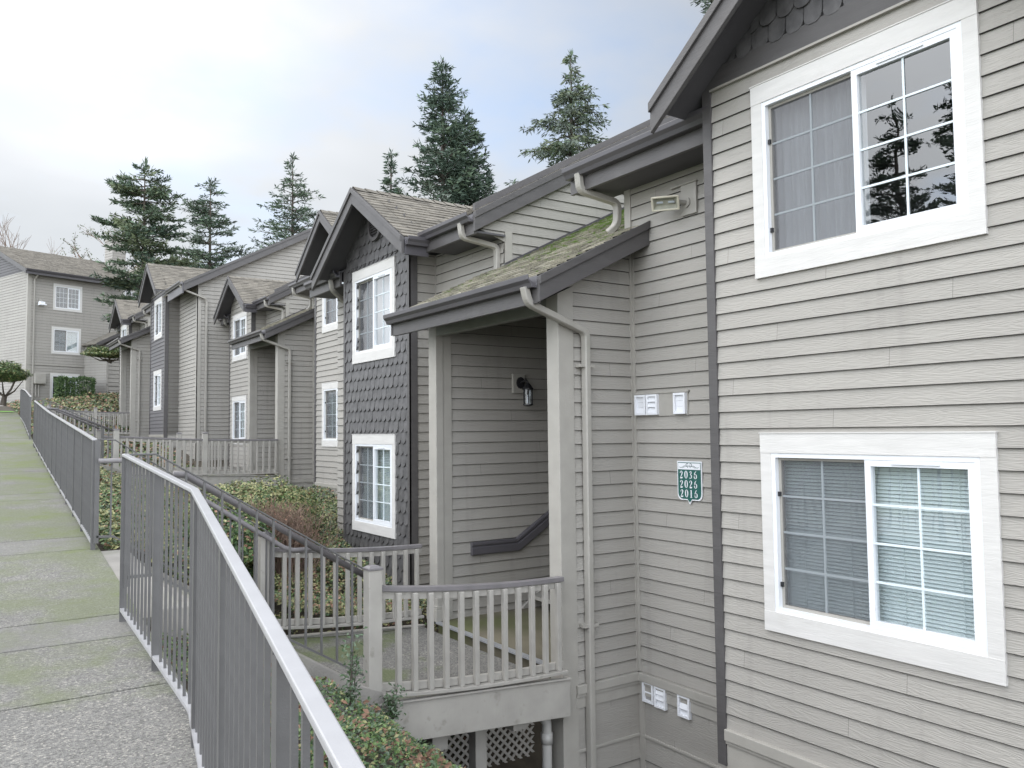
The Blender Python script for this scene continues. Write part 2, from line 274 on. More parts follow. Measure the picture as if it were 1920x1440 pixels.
    if dark != 1.0:
        hs = n.new('ShaderNodeMix'); hs.data_type = 'RGBA'; hs.blend_type = 'MULTIPLY'; hs.inputs[0].default_value = 1; l.new(last, hs.inputs[6]); hs.inputs[7].default_value = (dark, dark, dark, 1); last = hs.outputs[2]
        sx = n.new('ShaderNodeSeparateXYZ'); l.new(tc.outputs['Object'], sx.inputs[0])
        no = n.new('ShaderNodeTexNoise'); l.new(tc.outputs['Object'], no.inputs[0]); no.inputs['Scale'].default_value = 2.0; no.inputs['Detail'].default_value = 8
        gx = n.new('ShaderNodeMapRange'); l.new(sx.outputs[0], gx.inputs[0]); gx.inputs[1].default_value = 3.0; gx.inputs[2].default_value = 4.6; gx.inputs[3].default_value = 0.06; gx.inputs[4].default_value = -0.14
        gy = n.new('ShaderNodeMapRange'); l.new(sx.outputs[1], gy.inputs[0]); gy.inputs[1].default_value = 6.6; gy.inputs[2].default_value = 8.6; gy.inputs[3].default_value = -0.10; gy.inputs[4].default_value = 0.10
        a = n.new('ShaderNodeMath'); a.operation = 'ADD'; l.new(no.outputs[0], a.inputs[0]); l.new(gx.outputs[0], a.inputs[1]); a2 = n.new('ShaderNodeMath'); a2.operation = 'ADD'; l.new(a.outputs[0], a2.inputs[0]); l.new(gy.outputs[0], a2.inputs[1])
        r = n.new('ShaderNodeMapRange'); l.new(a2.outputs[0], r.inputs[0]); r.inputs[1].default_value = 0.48; r.inputs[2].default_value = 0.62; r.inputs[4].default_value = 0.7
        q = n.new('ShaderNodeMix'); q.data_type = 'RGBA'; l.new(r.outputs[0], q.inputs[0]); l.new(last, q.inputs[6]); q.inputs[7].default_value = (0.085, 0.11, 0.03, 1); last = q.outputs[2]
    l.new(last, b.inputs['Base Color']); b.inputs['Roughness'].default_value = 0.85
    bp = n.new('ShaderNodeBump'); l.new(vo.outputs['Distance'], bp.inputs['Height']); bp.inputs['Strength'].default_value = 0.6; bp.inputs['Distance'].default_value = 0.004; l.new(bp.outputs[0], b.inputs['Normal'])
    return m
M_['walk'] = walk_mat('exposed aggregate', 0.9, 1.0)
M_['walk_band'] = walk_mat('worn aggregate band', 0.45, 0.25)
M_['deck'] = walk_mat('deck topping', 1.0, 0.0, 0.80, 75)
M_['landing'] = mat('landing coating', (0.13, 0.115, 0.08), 0.8, 0.25, (1.5, 1.5, 1.5), 0.2, (60, 60, 60), stain=[(0.9, 0.45, 0.65, (0.085, 0.10, 0.03), 0.7)])

# ------------------------------------------------------------------ mesh helpers
class MB:
    def __init__(s): s.v = []; s.f = []; s.m = []
    def face(s, pts, mi=0):
        i = len(s.v); s.v += [tuple(p) for p in pts]; s.f.append(tuple(range(i, i+len(pts)))); s.m.append(mi)
    def box8(s, p, mi=0):      # p: 8 points, bottom ring 0-3, top ring 4-7
        i = len(s.v); s.v += [tuple(q) for q in p]
        for q in ((0, 3, 2, 1), (4, 5, 6, 7), (0, 1, 5, 4), (1, 2, 6, 5), (2, 3, 7, 6), (3, 0, 4, 7)): s.f.append(tuple(i+k for k in q)); s.m.append(mi)
    def box(s, x0, x1, y0, y1, z0, z1, mi=0):
        s.box8([(x0, y0, z0), (x1, y0, z0), (x1, y1, z0), (x0, y1, z0), (x0, y0, z1), (x1, y0, z1), (x1, y1, z1), (x0, y1, z1)], mi)
    def prism(s, a, b, mi=0):  # two matching rings
        n = len(a); i = len(s.v); s.v += [tuple(q) for q in a]+[tuple(q) for q in b]
        s.f.append(tuple(range(i, i+n))); s.m.append(mi); s.f.append(tuple(range(i+2*n-1, i+n-1, -1))); s.m.append(mi)
        for k in range(n): s.f.append((i+k, i+n+k, i+n+(k+1) % n, i+(k+1) % n)); s.m.append(mi)
    def bar(s, p, q, w, h, mi=0, upv=(0, 0, 1)):   # rectangular bar, ends cut square to the horizontal plan
        p = Vector(p); q = Vector(q); d = (q-p).normalized(); u = Vector(upv); sd = d.cross(u)
        if sd.length < 1e-4: sd = Vector((1, 0, 0))
        sd.normalize(); u2 = u if abs(d.z) < 0.8 else sd.cross(d)
        a = [p-sd*w/2-u2*h/2, p+sd*w/2-u2*h/2, p+sd*w/2+u2*h/2, p-sd*w/2+u2*h/2]
        s.prism(a, [k+(q-p) for k in a], mi)
    def strip(s, pts, w, h, mi=0):   # mitred rail with rectangular section through several points
        P = [Vector(p) for p in pts]; rings = []
        for k in range(len(P)):
            d = Vector((0, 0, 0))
            if k: d += (P[k]-P[k-1]).normalized()
            if k < len(P)-1: d += (P[k+1]-P[k]).normalized()
            d.z = 0; d.normalize(); sd = Vector((d.y, -d.x, 0)); u = Vector((0, 0, 1))
            rings.append([P[k]-sd*w/2-u*h/2, P[k]+sd*w/2-u*h/2, P[k]+sd*w/2+u*h/2, P[k]-sd*w/2+u*h/2])
        s.rings(rings, mi)
    def rings(s, rings, mi=0, caps=True):
        n = len(rings[0]); i = len(s.v)
        for r in rings: s.v += [tuple(q) for q in r]
        for k in range(len(rings)-1):
            for j in range(n): s.f.append((i+k*n+j, i+k*n+(j+1) % n, i+(k+1)*n+(j+1) % n, i+(k+1)*n+j)); s.m.append(mi)
        if caps:
            s.f.append(tuple(i+j for j in range(n-1, -1, -1))); s.m.append(mi)
            s.f.append(tuple(i+(len(rings)-1)*n+j for j in range(n))); s.m.append(mi)
    def tube(s, pts, r, n=10, mi=0):
        P = [Vector(p) for p in pts]; rs = r if isinstance(r, (list, tuple)) else [r]*len(P); rings = []; ref = None
        for k in range(len(P)):
            d = Vector((0, 0, 0))
            if k: d += (P[k]-P[k-1]).normalized()
            if k < len(P)-1: d += (P[k+1]-P[k]).normalized()
            d.normalize()
            if ref is None: ref = d.orthogonal().normalized()
            ref = (ref-d*ref.dot(d)).normalized(); b = d.cross(ref)
            rings.append([P[k]+(ref*math.cos(2*math.pi*j/n)+b*math.sin(2*math.pi*j/n))*rs[k] for j in range(n)])
        s.rings(rings, mi)
    def rtube(s, pts, w, h, mi=0):   # rectangular pipe (downspout), w along side, swept
        P = [Vector(p) for p in pts]; rings = []
        for k in range(len(P)):
            d = Vector((0, 0, 0))
            if k: d += (P[k]-P[k-1]).normalized()
            if k < len(P)-1: d += (P[k+1]-P[k]).normalized()
            d.normalize(); sd = s.sd; nn = d.cross(sd).normalized(); sd = nn.cross(d).normalized()
            c = 0.25
            rings.append([P[k]+sd*w/2*a+nn*h/2*b for a, b in ((-1, -1+c), (-1+c, -1), (1-c, -1), (1, -1+c), (1, 1-c), (1-c, 1), (-1+c, 1), (-1, 1-c))])
        s.rings(rings, mi)
    def build(s, name, mats, parent=None, smooth=False):
        me = bpy.data.meshes.new(name); me.from_pydata(s.v, [], s.f); me.update()
        ml = list(mats) if isinstance(mats, (list, tuple)) else [mats]
        if 9 in s.m:
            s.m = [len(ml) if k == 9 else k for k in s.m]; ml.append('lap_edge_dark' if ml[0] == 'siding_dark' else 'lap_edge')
        for m in ml: me.materials.append(M_[m])
        me.polygons.foreach_set('material_index', s.m)
        if smooth: me.polygons.foreach_set('use_smooth', [True]*len(me.polygons))
        o = bpy.data.objects.new(name, me); col.objects.link(o)
        if parent: attach(o, parent)
        return o
def wm(o):   # world matrix without a depsgraph update (no rotations are used on parents)
    m = o.matrix_basis
    while o.parent: m = o.parent.matrix_basis @ o.matrix_parent_inverse @ m if False else o.parent.matrix_basis @ (o.matrix_parent_inverse @ m); o = o.parent
    return m
def attach(o, parent):
    o.parent = parent; o.matrix_parent_inverse = wm(parent).inverted()
def tag(o, label=None, cat=None, group=None, kind=None):
    for k, v in (('label', label), ('category', cat), ('group', group), ('kind', kind)):
        if v: o[k] = v
    return o
def thing(name, label, cat, loc, group=None):
    o = bpy.data.objects.new(name, None); col.objects.link(o); o.location = loc; o.empty_display_size = 0.2
    return tag(o, label, cat, group)
def copy_part(src, parent, off):
    c = src.copy(); col.objects.link(c); c.parent = parent; c.matrix_parent_inverse = wm(parent).inverted(); c.location = off
    return c
def bevel(o, w=0.004, seg=2):
    m = o.modifiers.new('bevel', 'BEVEL'); m.width = w; m.segments = seg; m.limit_method = 'ANGLE'; return o

class Fr:      # a wall frame: a = along the wall, z = up, o = outwards
    def __init__(s, ox, oy, ax, ay, nx, ny): s.O = Vector((ox, oy, 0)); s.A = Vector((ax, ay, 0)); s.N = Vector((nx, ny, 0))
    def p(s, a, z, o=0.0): q = s.O+s.A*a+s.N*o; return (q.x, q.y, z)
    def off(s, o): q = s.O+s.N*o; return Fr(q.x, q.y, s.A.x, s.A.y, s.N.x, s.N.y)
def FP(v): return Fr(v, 0, 0, 1, -1, 0)       # faces the walkway, a = y
def FE(u): return Fr(0, u, 1, 0, 0, -1)       # faces the camera end, a = x
def FW(u): return Fr(0, u, 1, 0, 0, 1)        # faces away
def fbox(mb, F, a0, a1, z0, z1, o0, o1, mi=0):
    mb.box8([F.p(a0, z0, o0), F.p(a1, z0, o0), F.p(a1, z0, o1), F.p(a0, z0, o1), F.p(a0, z1, o0), F.p(a1, z1, o0), F.p(a1, z1, o1), F.p(a0, z1, o1)], mi)
def cut(a0, a1, za, zb, ops):
    segs = [(a0, a1)]
    for (b0, b1, c0, c1) in ops:
        if c0 < (za+zb)/2 < c1:
            ns = []
            for (s0, s1) in segs:
                if b1 <= s0 or b0 >= s1: ns.append((s0, s1)); continue
                if b0 > s0: ns.append((s0, b0))
                if b1 < s1: ns.append((b1, s1))
            segs = ns
    return segs
EDGE_M = 'lap_edge'
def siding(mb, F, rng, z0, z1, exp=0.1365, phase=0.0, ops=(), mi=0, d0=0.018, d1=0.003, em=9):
    mb.edge = True
    r = rng if callable(rng) else (lambda z: rng)
    k0 = math.floor((z0-phase)/exp+1e-6); k = k0
    while True:
        zb = phase+k*exp; zt = zb+exp; k += 1
        if zb >= z1-1e-4: break
        lip = zb+0.0042  # lowest strip of each board carries the painted lap shadow
        cutz = sorted({max(zb, z0), min(zt, z1)} | ({lip} if z0 < lip < z1 else set()) | {c for o in ops for c in (o[2], o[3]) if max(zb, z0) < c < min(zt, z1)})
        for za, zc in zip(cutz[:-1], cutz[1:]):
            if zc-za < 1e-4: continue
            oa = d0+(d1-d0)*(za-zb)/exp; oc = d0+(d1-d0)*(zc-zb)/exp
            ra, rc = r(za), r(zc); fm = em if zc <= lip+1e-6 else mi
            if ra[1]-ra[0] < 1e-3 and rc[1]-rc[0] < 1e-3: continue
            full = not ops
            if callable(rng):
                lo, hi = min(ra[0], rc[0]), max(ra[1], rc[1])
                mb.face([F.p(ra[0], za, oa), F.p(ra[1], za, oa), F.p(rc[1], zc, oc), F.p(rc[0], zc, oc)], fm)
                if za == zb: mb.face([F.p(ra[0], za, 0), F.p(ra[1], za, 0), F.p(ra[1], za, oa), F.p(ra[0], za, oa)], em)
                continue
            for (s0, s1) in cut(ra[0], ra[1], za, zc, ops):
                mb.face([F.p(s0, za, oa), F.p(s1, za, oa), F.p(s1, zc, oc), F.p(s0, zc, oc)], fm)
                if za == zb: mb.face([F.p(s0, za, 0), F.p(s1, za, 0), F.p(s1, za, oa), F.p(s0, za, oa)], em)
def flat(mb, F, a0, a1, z0, z1, ops=(), o=0.0, mi=0):
    zs = sorted({z0, z1} | {c for q in ops for c in (q[2], q[3]) if z0 < c < z1})
    for za, zc in zip(zs[:-1], zs[1:]):
        for (s0, s1) in cut(a0, a1, za, zc, ops): mb.face([F.p(s0, za, o), F.p(s1, za, o), F.p(s1, zc, o), F.p(s0, zc, o)], mi)
def scales(mb, F, rng, z0, z1, ops=(), exp=0.168, wid=0.165, mi=0, phase=0.0):
    """fish-scale shingles, each a thin board with a round butt"""
    r = rng if callable(rng) else (lambda z: rng)
    k = math.floor((z0-phase)/exp)
    rnd = random.Random(5)
    while phase+k*exp < z1:
        zb = phase+k*exp; odd = (k % 2)*wid/2; k += 1
        a0, a1 = r(max(zb+exp*0.5, z0)); a = a0-wid+((odd-(a0 % wid)) % wid)
        while a < a1+wid/2:
            c = a+wid/2; a += wid
            if c < a0-wid/2 or c > a1+wid/2: continue
            if any(o[0]+0.02 < c < o[1]-0.02 and o[2]-0.03 < zb+exp*0.5 < o[3]-0.0 for o in ops): continue
            h = wid/2-0.004; j = rnd.uniform(-0.004, 0.005); ob = 0.027+j; ot = 0.006
            zt = min(zb+exp*1.25, z1+0.02); pts = []
            for q in range(9):
                t = math.pi*(1+q/8.0); pts.append((c+h*math.cos(t), zb+h*0.85+h*0.85*math.sin(t)))
            pts = [(min(max(x, a0), a1), max(z, z0)) for x, z in pts]
            if pts[-1][0]-pts[0][0] < 0.01: continue
            top = [(pts[-1][0], zt), (pts[0][0], zt)]
            fo = lambda z: ob+(ot-ob)*(z-zb)/(zt-zb)
            mb.face([F.p(x, z, fo(z)) for x, z in pts+top], mi)
            for (x0, y0), (x1, y1) in zip(pts[:-1], pts[1:]):
                mb.face([F.p(x0, y0, 0), F.p(x1, y1, 0), F.p(x1, y1, fo(y1)), F.p(x0, y0, fo(y0))], mi)
def shingle_plane(mb, P, A, S, rng, Ls, exp=0.14, mi=0, t=0.012):
    """asphalt courses: P eave corner, A unit vector along the eave, S unit vector up the slope, rng(s)->(a0,a1)"""
    P = Vector(P); A = Vector(A); S = Vector(S); Nn = A.cross(S).normalized()
    if Nn.z < 0: Nn = -Nn
    r = rng if callable(rng) else (lambda s: rng)
    n = int(math.ceil(Ls/exp)); rnd = random.Random(3)
    for k in range(n):
        s0 = k*exp; s1 = min(s0+exp, Ls); a0, a1 = r(s0); b0, b1 = r(s1)
        if a1-a0 < 1e-3 and b1-b0 < 1e-3: continue
        # split the course into tabs of slightly uneven thickness
        m = max(1, int((a1-a0)/0.24)); prev = 0.0; ofs = rnd.random()*0.5
        for j in range(m):
            f0 = j/m; f1 = (j+1)/m; tt = t*(0.75 if rnd.random() < 0.45 else 1.25)
            q = [P+A*(a0+(a1-a0)*f0)+S*s0+Nn*tt, P+A*(a0+(a1-a0)*f1)+S*s0+Nn*tt, P+A*(b0+(b1-b0)*f1)+S*s1, P+A*(b0+(b1-b0)*f0)+S*s1]
            mb.face(q, mi); mb.face([q[0]-Nn*tt, q[1]-Nn*tt, q[1], q[0]], mi)

# ------------------------------------------------------------------ building parts
def window(parent, F, a0, a1, z0, z1, wall_o=0.0, style='blind', flip=False, tb=0.15, sd=0.10, cols=2, rows=4, blind_drop=1.0, detail=True, screen=True):
    """trim boards round a sliding window; a grows towards the fixed (screened) half unless flip"""
    t0, t1 = wall_o, wall_o+0.034
    mb = MB(); fbox(mb, F, a0, a1, z1-tb, z1, t0, t1); fbox(mb, F, a0, a1, z0, z0+tb, t0, t1)
    fbox(mb, F, a0, a0+sd, z0+tb, z1-tb, t0, t1-0.003); fbox(mb, F, a1-sd, a1, z0+tb, z1-tb, t0, t1-0.003)
    fbox(mb, F, a0-0.006, a1+0.006, z1, z1+0.008, t0-0.005, t1+0.006)
    win = mb.build('window', 'white', parent)
    b0, b1, c0, c1 = a0+sd, a1-sd, z0+tb, z1-tb; mid = (b0+b1)/2
    e = 0.035; mb = MB(); o0, o1 = -0.06, t1-0.008
    for (x0, x1, y0, y1) in ((b0, b1, c0, c0+e), (b0, b1, c1-e, c1), (b0, b0+e, c0+e, c1-e), (b1-e, b1, c0+e, c1-e)): fbox(mb, F, x0, x1, y0, y1, o0, o1)
    mb.build('frame', 'vinyl', win)
    fl, fr_ = ((mid, b1-e), (b0+e, mid)) if not flip else ((b0+e, mid), (mid, b1-e))
    # moving sash (the near half): its frame stands forward
    mb = MB(); x0, x1 = fr_; y0, y1 = c0+e, c1-e; s = 0.045; q0, q1 = -0.03, t1-0.012
    for (p, q, r_, t_) in ((x0, x1, y0, y0+s), (x0, x1, y1-s, y1), (x0, x0+s, y0+s, y1-s), (x1-s, x1, y0+s, y1-s)): fbox(mb, F, p, q, r_, t_, q0, q1)
    if detail: fbox(mb, F, x0+0.22, x1-0.2, y1-s*0.62, y1-s*0.32, q1, q1+0.012)
    mb.build('sash', 'vinyl', win)
    g0 = (x0+s, x1-s, y0+s, y1-s)
    # fixed half
    x0, x1 = fl; s2 = 0.022; mb = MB(); q0, q1 = -0.055, -0.015
    for (p, q, r_, t_) in ((x0, x1, y0, y0+s2), (x0, x1, y1-s2, y1), (x0, x0+s2, y0+s2, y1-s2), (x1-s2, x1, y0+s2, y1-s2)): fbox(mb, F, p, q, r_, t_, q0, q1)
    mb.build('screen_frame', 'trim', win)
    if detail:
        mb = MB(); xx = x1-s2*0.5 if not flip else x0+s2*0.5
        for zz in (y0+0.14*(y1-y0), y0+0.74*(y1-y0)): fbox(mb, F, xx-0.010, xx+0.010, zz, zz+0.035, q1, q1+0.02)
        mb.build('screen_latch', 'black', win)
    g1 = (x0+s2, x1-s2, y0+s2, y1-s2)
    for gi, (g, o) in enumerate(((g0, -0.004), (g1, -0.035))):
        pg = [F.p(g[0], g[2], o), F.p(g[1], g[2], o), F.p(g[1], g[3], o), F.p(g[0], g[3], o)]
        if F.A.cross(Vector((0, 0, 1))).dot(F.N) < 0: pg.reverse()
        mb = MB(); mb.face(pg); mb.build('glass_pane', 'glass', win)
        mb = MB(); bw = 0.015; oo = o+0.008
        for i in range(1, cols): x = g[0]+(g[1]-g[0])*i/cols; fbox(mb, F, x-bw/2, x+bw/2, g[2], g[3], oo-0.006, oo)
        for j in range(1, rows): z = g[2]+(g[3]-g[2])*j/rows; fbox(mb, F, g[0], g[1], z-bw/2, z+bw/2, oo-0.007, oo+0.001)
        mb.build('grille', 'grille', win)
    if screen:
        mb = MB(); o = -0.022; mb.face([F.p(g1[0], g1[2], o), F.p(g1[1], g1[2], o), F.p(g1[1], g1[3], o), F.p(g1[0], g1[3], o)]); mb.build('insect_screen', 'screen', win)
    # the room behind: reveal box and what hangs in it
    mb = MB(); dep = -0.14 if style in ('blind', 'curtain') else -1.4; D = 0.15
    xr0, xr1, zr0, zr1 = (b0, b1, c0, c1)
    for pa in ([(xr0, zr0, -0.05), (xr1, zr0, -0.05), (xr1, zr0, -D), (xr0, zr0, -D)], [(xr0, zr1, -0.05), (xr1, zr1, -0.05), (xr1, zr1, -D), (xr0, zr1, -D)],
               [(xr0, zr0, -0.05), (xr0, zr1, -0.05), (xr0, zr1, -D), (xr0, zr0, -D)], [(xr1, zr0, -0.05), (xr1, zr1, -0.05), (xr1, zr1, -D), (xr1, zr0, -D)]):
        mb.face([F.p(*q) for q in pa], 0)
    B = (xr0-0.5, xr1+0.5, zr0-0.7, zr1+0.3); dp = -1.6
    mb.face([F.p(B[0], B[2], dp), F.p(B[1], B[2], dp), F.p(B[1], B[3], dp), F.p(B[0], B[3], dp)], 1)
    for pa in ([(B[0], B[2]), (B[1], B[2])], [(B[1], B[2]), (B[1], B[3])], [(B[1], B[3]), (B[0], B[3])], [(B[0], B[3]), (B[0], B[2])]):
        (p, q), (r_, t_) = pa; mb.face([F.p(p, q, -D), F.p(r_, t_, -D), F.p(r_, t_, dp), F.p(p, q, dp)], 1)
    flat(mb, F, B[0], B[1], B[2], B[3], [(xr0, xr1, zr0, zr1)], -D, 1)
    mb.build('reveal', ['interior', 'darkroom'], win)
    if style == 'blind':
        mb = MB(); z = zr1-0.04; n = 0; zlim = zr1-(zr1-zr0)*blind_drop+0.03
        fbox(mb, F, xr0+0.01, xr1-0.01, zr1-0.045, zr1-0.005, -0.125, -0.085)
        while z > zlim:
            mb.face([F.p(xr0+0.012, z, -0.100), F.p(xr1-0.012, z, -0.100), F.p(xr1-0.012, z-0.0225, -0.085), F.p(xr0+0.012, z-0.0225, -0.085)]); z -= 0.026
        fbox(mb, F, xr0+0.012, xr1-0.012, zlim-0.02, zlim, -0.112, -0.09)
        for k in range(4):
            x = xr0+(xr1-xr0)*(0.12+0.25*k); fbox(mb, F, x-0.002, x+0.002, zlim, zr1-0.04, -0.083, -0.081)
        mb.build('blinds', 'blind', win)
    elif style in ('curtain', 'half'):
        mb = MB(); n = 60; pr = None; XA = (mid if style == 'half' else xr0)
        for k in range(n+1):
            x = XA+(xr1-XA)*k/n; o = -0.16+0.018*math.sin(k*1.3)+0.008*math.sin(k*0.47)
            if pr: mb.face([F.p(pr[0], zr0, pr[1]), F.p(x, zr0, o), F.p(x, zr1, o), F.p(pr[0], zr1, pr[1])])
            pr = (x, o)
        mb.build('curtain', 'curtain', win)
    return win
def hole(a0, a1, z0, z1, tb=0.15, sd=0.10): return (a0+sd-0.0, a1-sd+0.0, z0+tb, z1-tb)

def gable(parent, F, ac, half, zr, slope, front, back, wall='scales', wall_o=0.0, wall_half=1.2, wz0=2.7, label=None, barge_h=0.23, vent=False, tabexp=0.14):
    """a small gable roof in wall frame F: ridge at a=ac, runs from out=front back to out=-back"""
    ze = zr-slope*half
    rf = MB(); Z = 0.10
    A = -F.N      # up the length of the gable = into the building
    nrm = math.hypot(1, slope)
    for sg in (-1, 1):
        S = (F.A*(-sg)+Vector((0, 0, slope)))/nrm
        P = F.p(ac+sg*half, ze, front+0.02)
        shingle_plane(rf, P, A, S, (0, back+front), half*nrm+0.01, 0.13)
        # underside board
        rf.prism([F.p(ac, zr-0.015, front), F.p(ac+sg*half, ze-0.015, front), F.p(ac+sg*half, ze-0.05, front), F.p(ac, zr-0.05, front)],
                 [F.p(ac, zr-0.015, -back), F.p(ac+sg*half, ze-0.015, -back), F.p(ac+sg*half, ze-0.05, -back), F.p(ac, zr-0.05, -back)], 1)
    # ridge caps
    k = 0.0
    while k < back+front-0.2:
        for sg in (-1, 1):
            rf.face([F.p(ac, zr+0.03, front-k+0.02), F.p(ac+sg*0.13, zr+0.03-0.13*slope, front-k+0.02), F.p(ac+sg*0.13, zr+0.012-0.13*slope, front-k-0.22), F.p(ac, zr+0.012, front-k-0.22)])
        k += 0.2
    o = rf.build('roof', ['roof', 'soffit'], parent)
    b = MB()
    for sg in (-1, 1):
        pr = lambda o, h0, h1, e=0.0: [F.p(ac, zr+h1, o), F.p(ac+sg*(half+e), ze-slope*e+h1, o), F.p(ac+sg*(half+e), ze-slope*e+h0, o), F.p(ac, zr+h0, o)]
        b.prism(pr(front, -barge_h-0.02, 0.0), pr(front+0.042, -barge_h-0.02, 0.0))
        b.prism(pr(front+0.042, -0.075, 0.006), pr(front+0.066, -0.075, 0.006))
    bevel(b.build('barge_board', 'dark', parent), 0.004)
    # soffit behind the boards, and the gable wall
    wl = MB()
    f = lambda z: (ac-min(wall_half, max(0.0, (zr-0.05-z)/slope)), ac+min(wall_half, max(0.0, (zr-0.05-z)/slope)))
    if wall == 'scales':
        a0, a1 = f(wz0); zc = zr-0.05-slope*(wall_half)
        wl.face([F.p(ac-wall_half, wz0, wall_o), F.p(ac+wall_half, wz0, wall_o), F.p(ac+wall_half, max(wz0, zc), wall_o), F.p(ac, zr-0.05, wall_o), F.p(ac-wall_half, max(wz0, zc), wall_o)])
        scales(wl, F.off(wall_o), f, wz0, zr-0.12)
        g = wl.build('gable_wall', 'shingle_wall', parent)
    else:
        siding(wl, F.off(wall_o), f, wz0, zr-0.06)
        g = wl.build('gable_wall', wall, parent)
    if vent:
        v = MB(); c = (ac, (zr+wz0)/2+0.12 if vent is True else vent); rr = 0.25; n = 24; o0 = wall_o+0.02; o1 = o0+0.045
        rg = lambda r_, o: [F.p(c[0]+r_*math.cos(2*math.pi*i/n), c[1]+r_*math.sin(2*math.pi*i/n), o) for i in range(n)]
        R4 = [rg(rr, o0), rg(rr, o1), rg(rr-0.055, o1), rg(rr-0.055, o0)]
        v.rings(R4+[R4[0]], caps=False)
        for i in range(7):
            zz = -0.13+i*0.042; hw = math.sqrt(max(0.0, (rr-0.05)**2-zz*zz))*0.98
            v.face([F.p(c[0]-hw, c[1]+zz, o0+0.03), F.p(c[0]+hw, c[1]+zz, o0+0.03), F.p(c[0]+hw, c[1]+zz+0.035, o0+0.005), F.p(c[0]-hw, c[1]+zz+0.035, o0+0.005)])
        v.build('gable_vent', 'dark', parent)
    return o
def gutter(mb, F, a0, a1, z, o, mi=0, endcap=True):
    """K-style gutter: top at z, back at out=o"""
    prof = [(0, 0), (0, -0.115), (0.07, -0.115), (0.085, -0.075), (0.115, -0.045), (0.12, 0.0), (0.105, 0.0), (0.10, -0.04), (0.02, -0.09), (0.012, 0)]
    ra = [F.p(a0, z+q, o+p) for p, q in prof]; rb = [F.p(a1, z+q, o+p) for p, q in prof]
    mb.prism(ra, rb, mi)
def louvre(parent, F, a, z, o, open_=(), w=0.155, h=0.205, broken=False):
    mb = MB(); e = 0.022; d = 0.035
    for (x0, x1, y0, y1) in ((-w/2, w/2, h/2-e, h/2), (-w/2, w/2, -h/2, -h/2+e), (-w/2, -w/2+e, -h/2+e, h/2-e), (w/2-e, w/2, -h/2+e, h/2-e)): fbox(mb, F, a+x0, a+x1, z+y0, z+y1, o, o+d)
    fbox(mb, F, a-w/2+e, a+w/2-e, z-h/2+e, z+h/2-e, o, o+0.004, 1)
    n = 3; hh = (h-2*e)/n
    for i in range(n):
        zb = z-h/2+e+i*hh; t = 0.028 if i in open_ else 0.008
        if broken and i != 1: continue
        if broken: zb += 0.012; t = 0.012
        mb.box8([F.p(a-w/2+e, zb, o+t), F.p(a+w/2-e, zb, o+t), F.p(a+w/2-e, zb, o+t+0.003), F.p(a-w/2+e, zb, o+t+0.003),
                 F.p(a-w/2+e, zb+hh*(0.98 if not broken else 0.3), o+0.008), F.p(a+w/2-e, zb+hh*(0.98 if not broken else 0.3), o+0.008), F.p(a+w/2-e, zb+hh*(0.98 if not broken else 0.3), o+0.012), F.p(a-w/2+e, zb+hh*(0.98 if not broken else 0.3), o+0.012)])
    return bevel(mb.build('vent_louvre', ['plastic', 'interior' if broken else 'black'], parent), 0.003, 1)

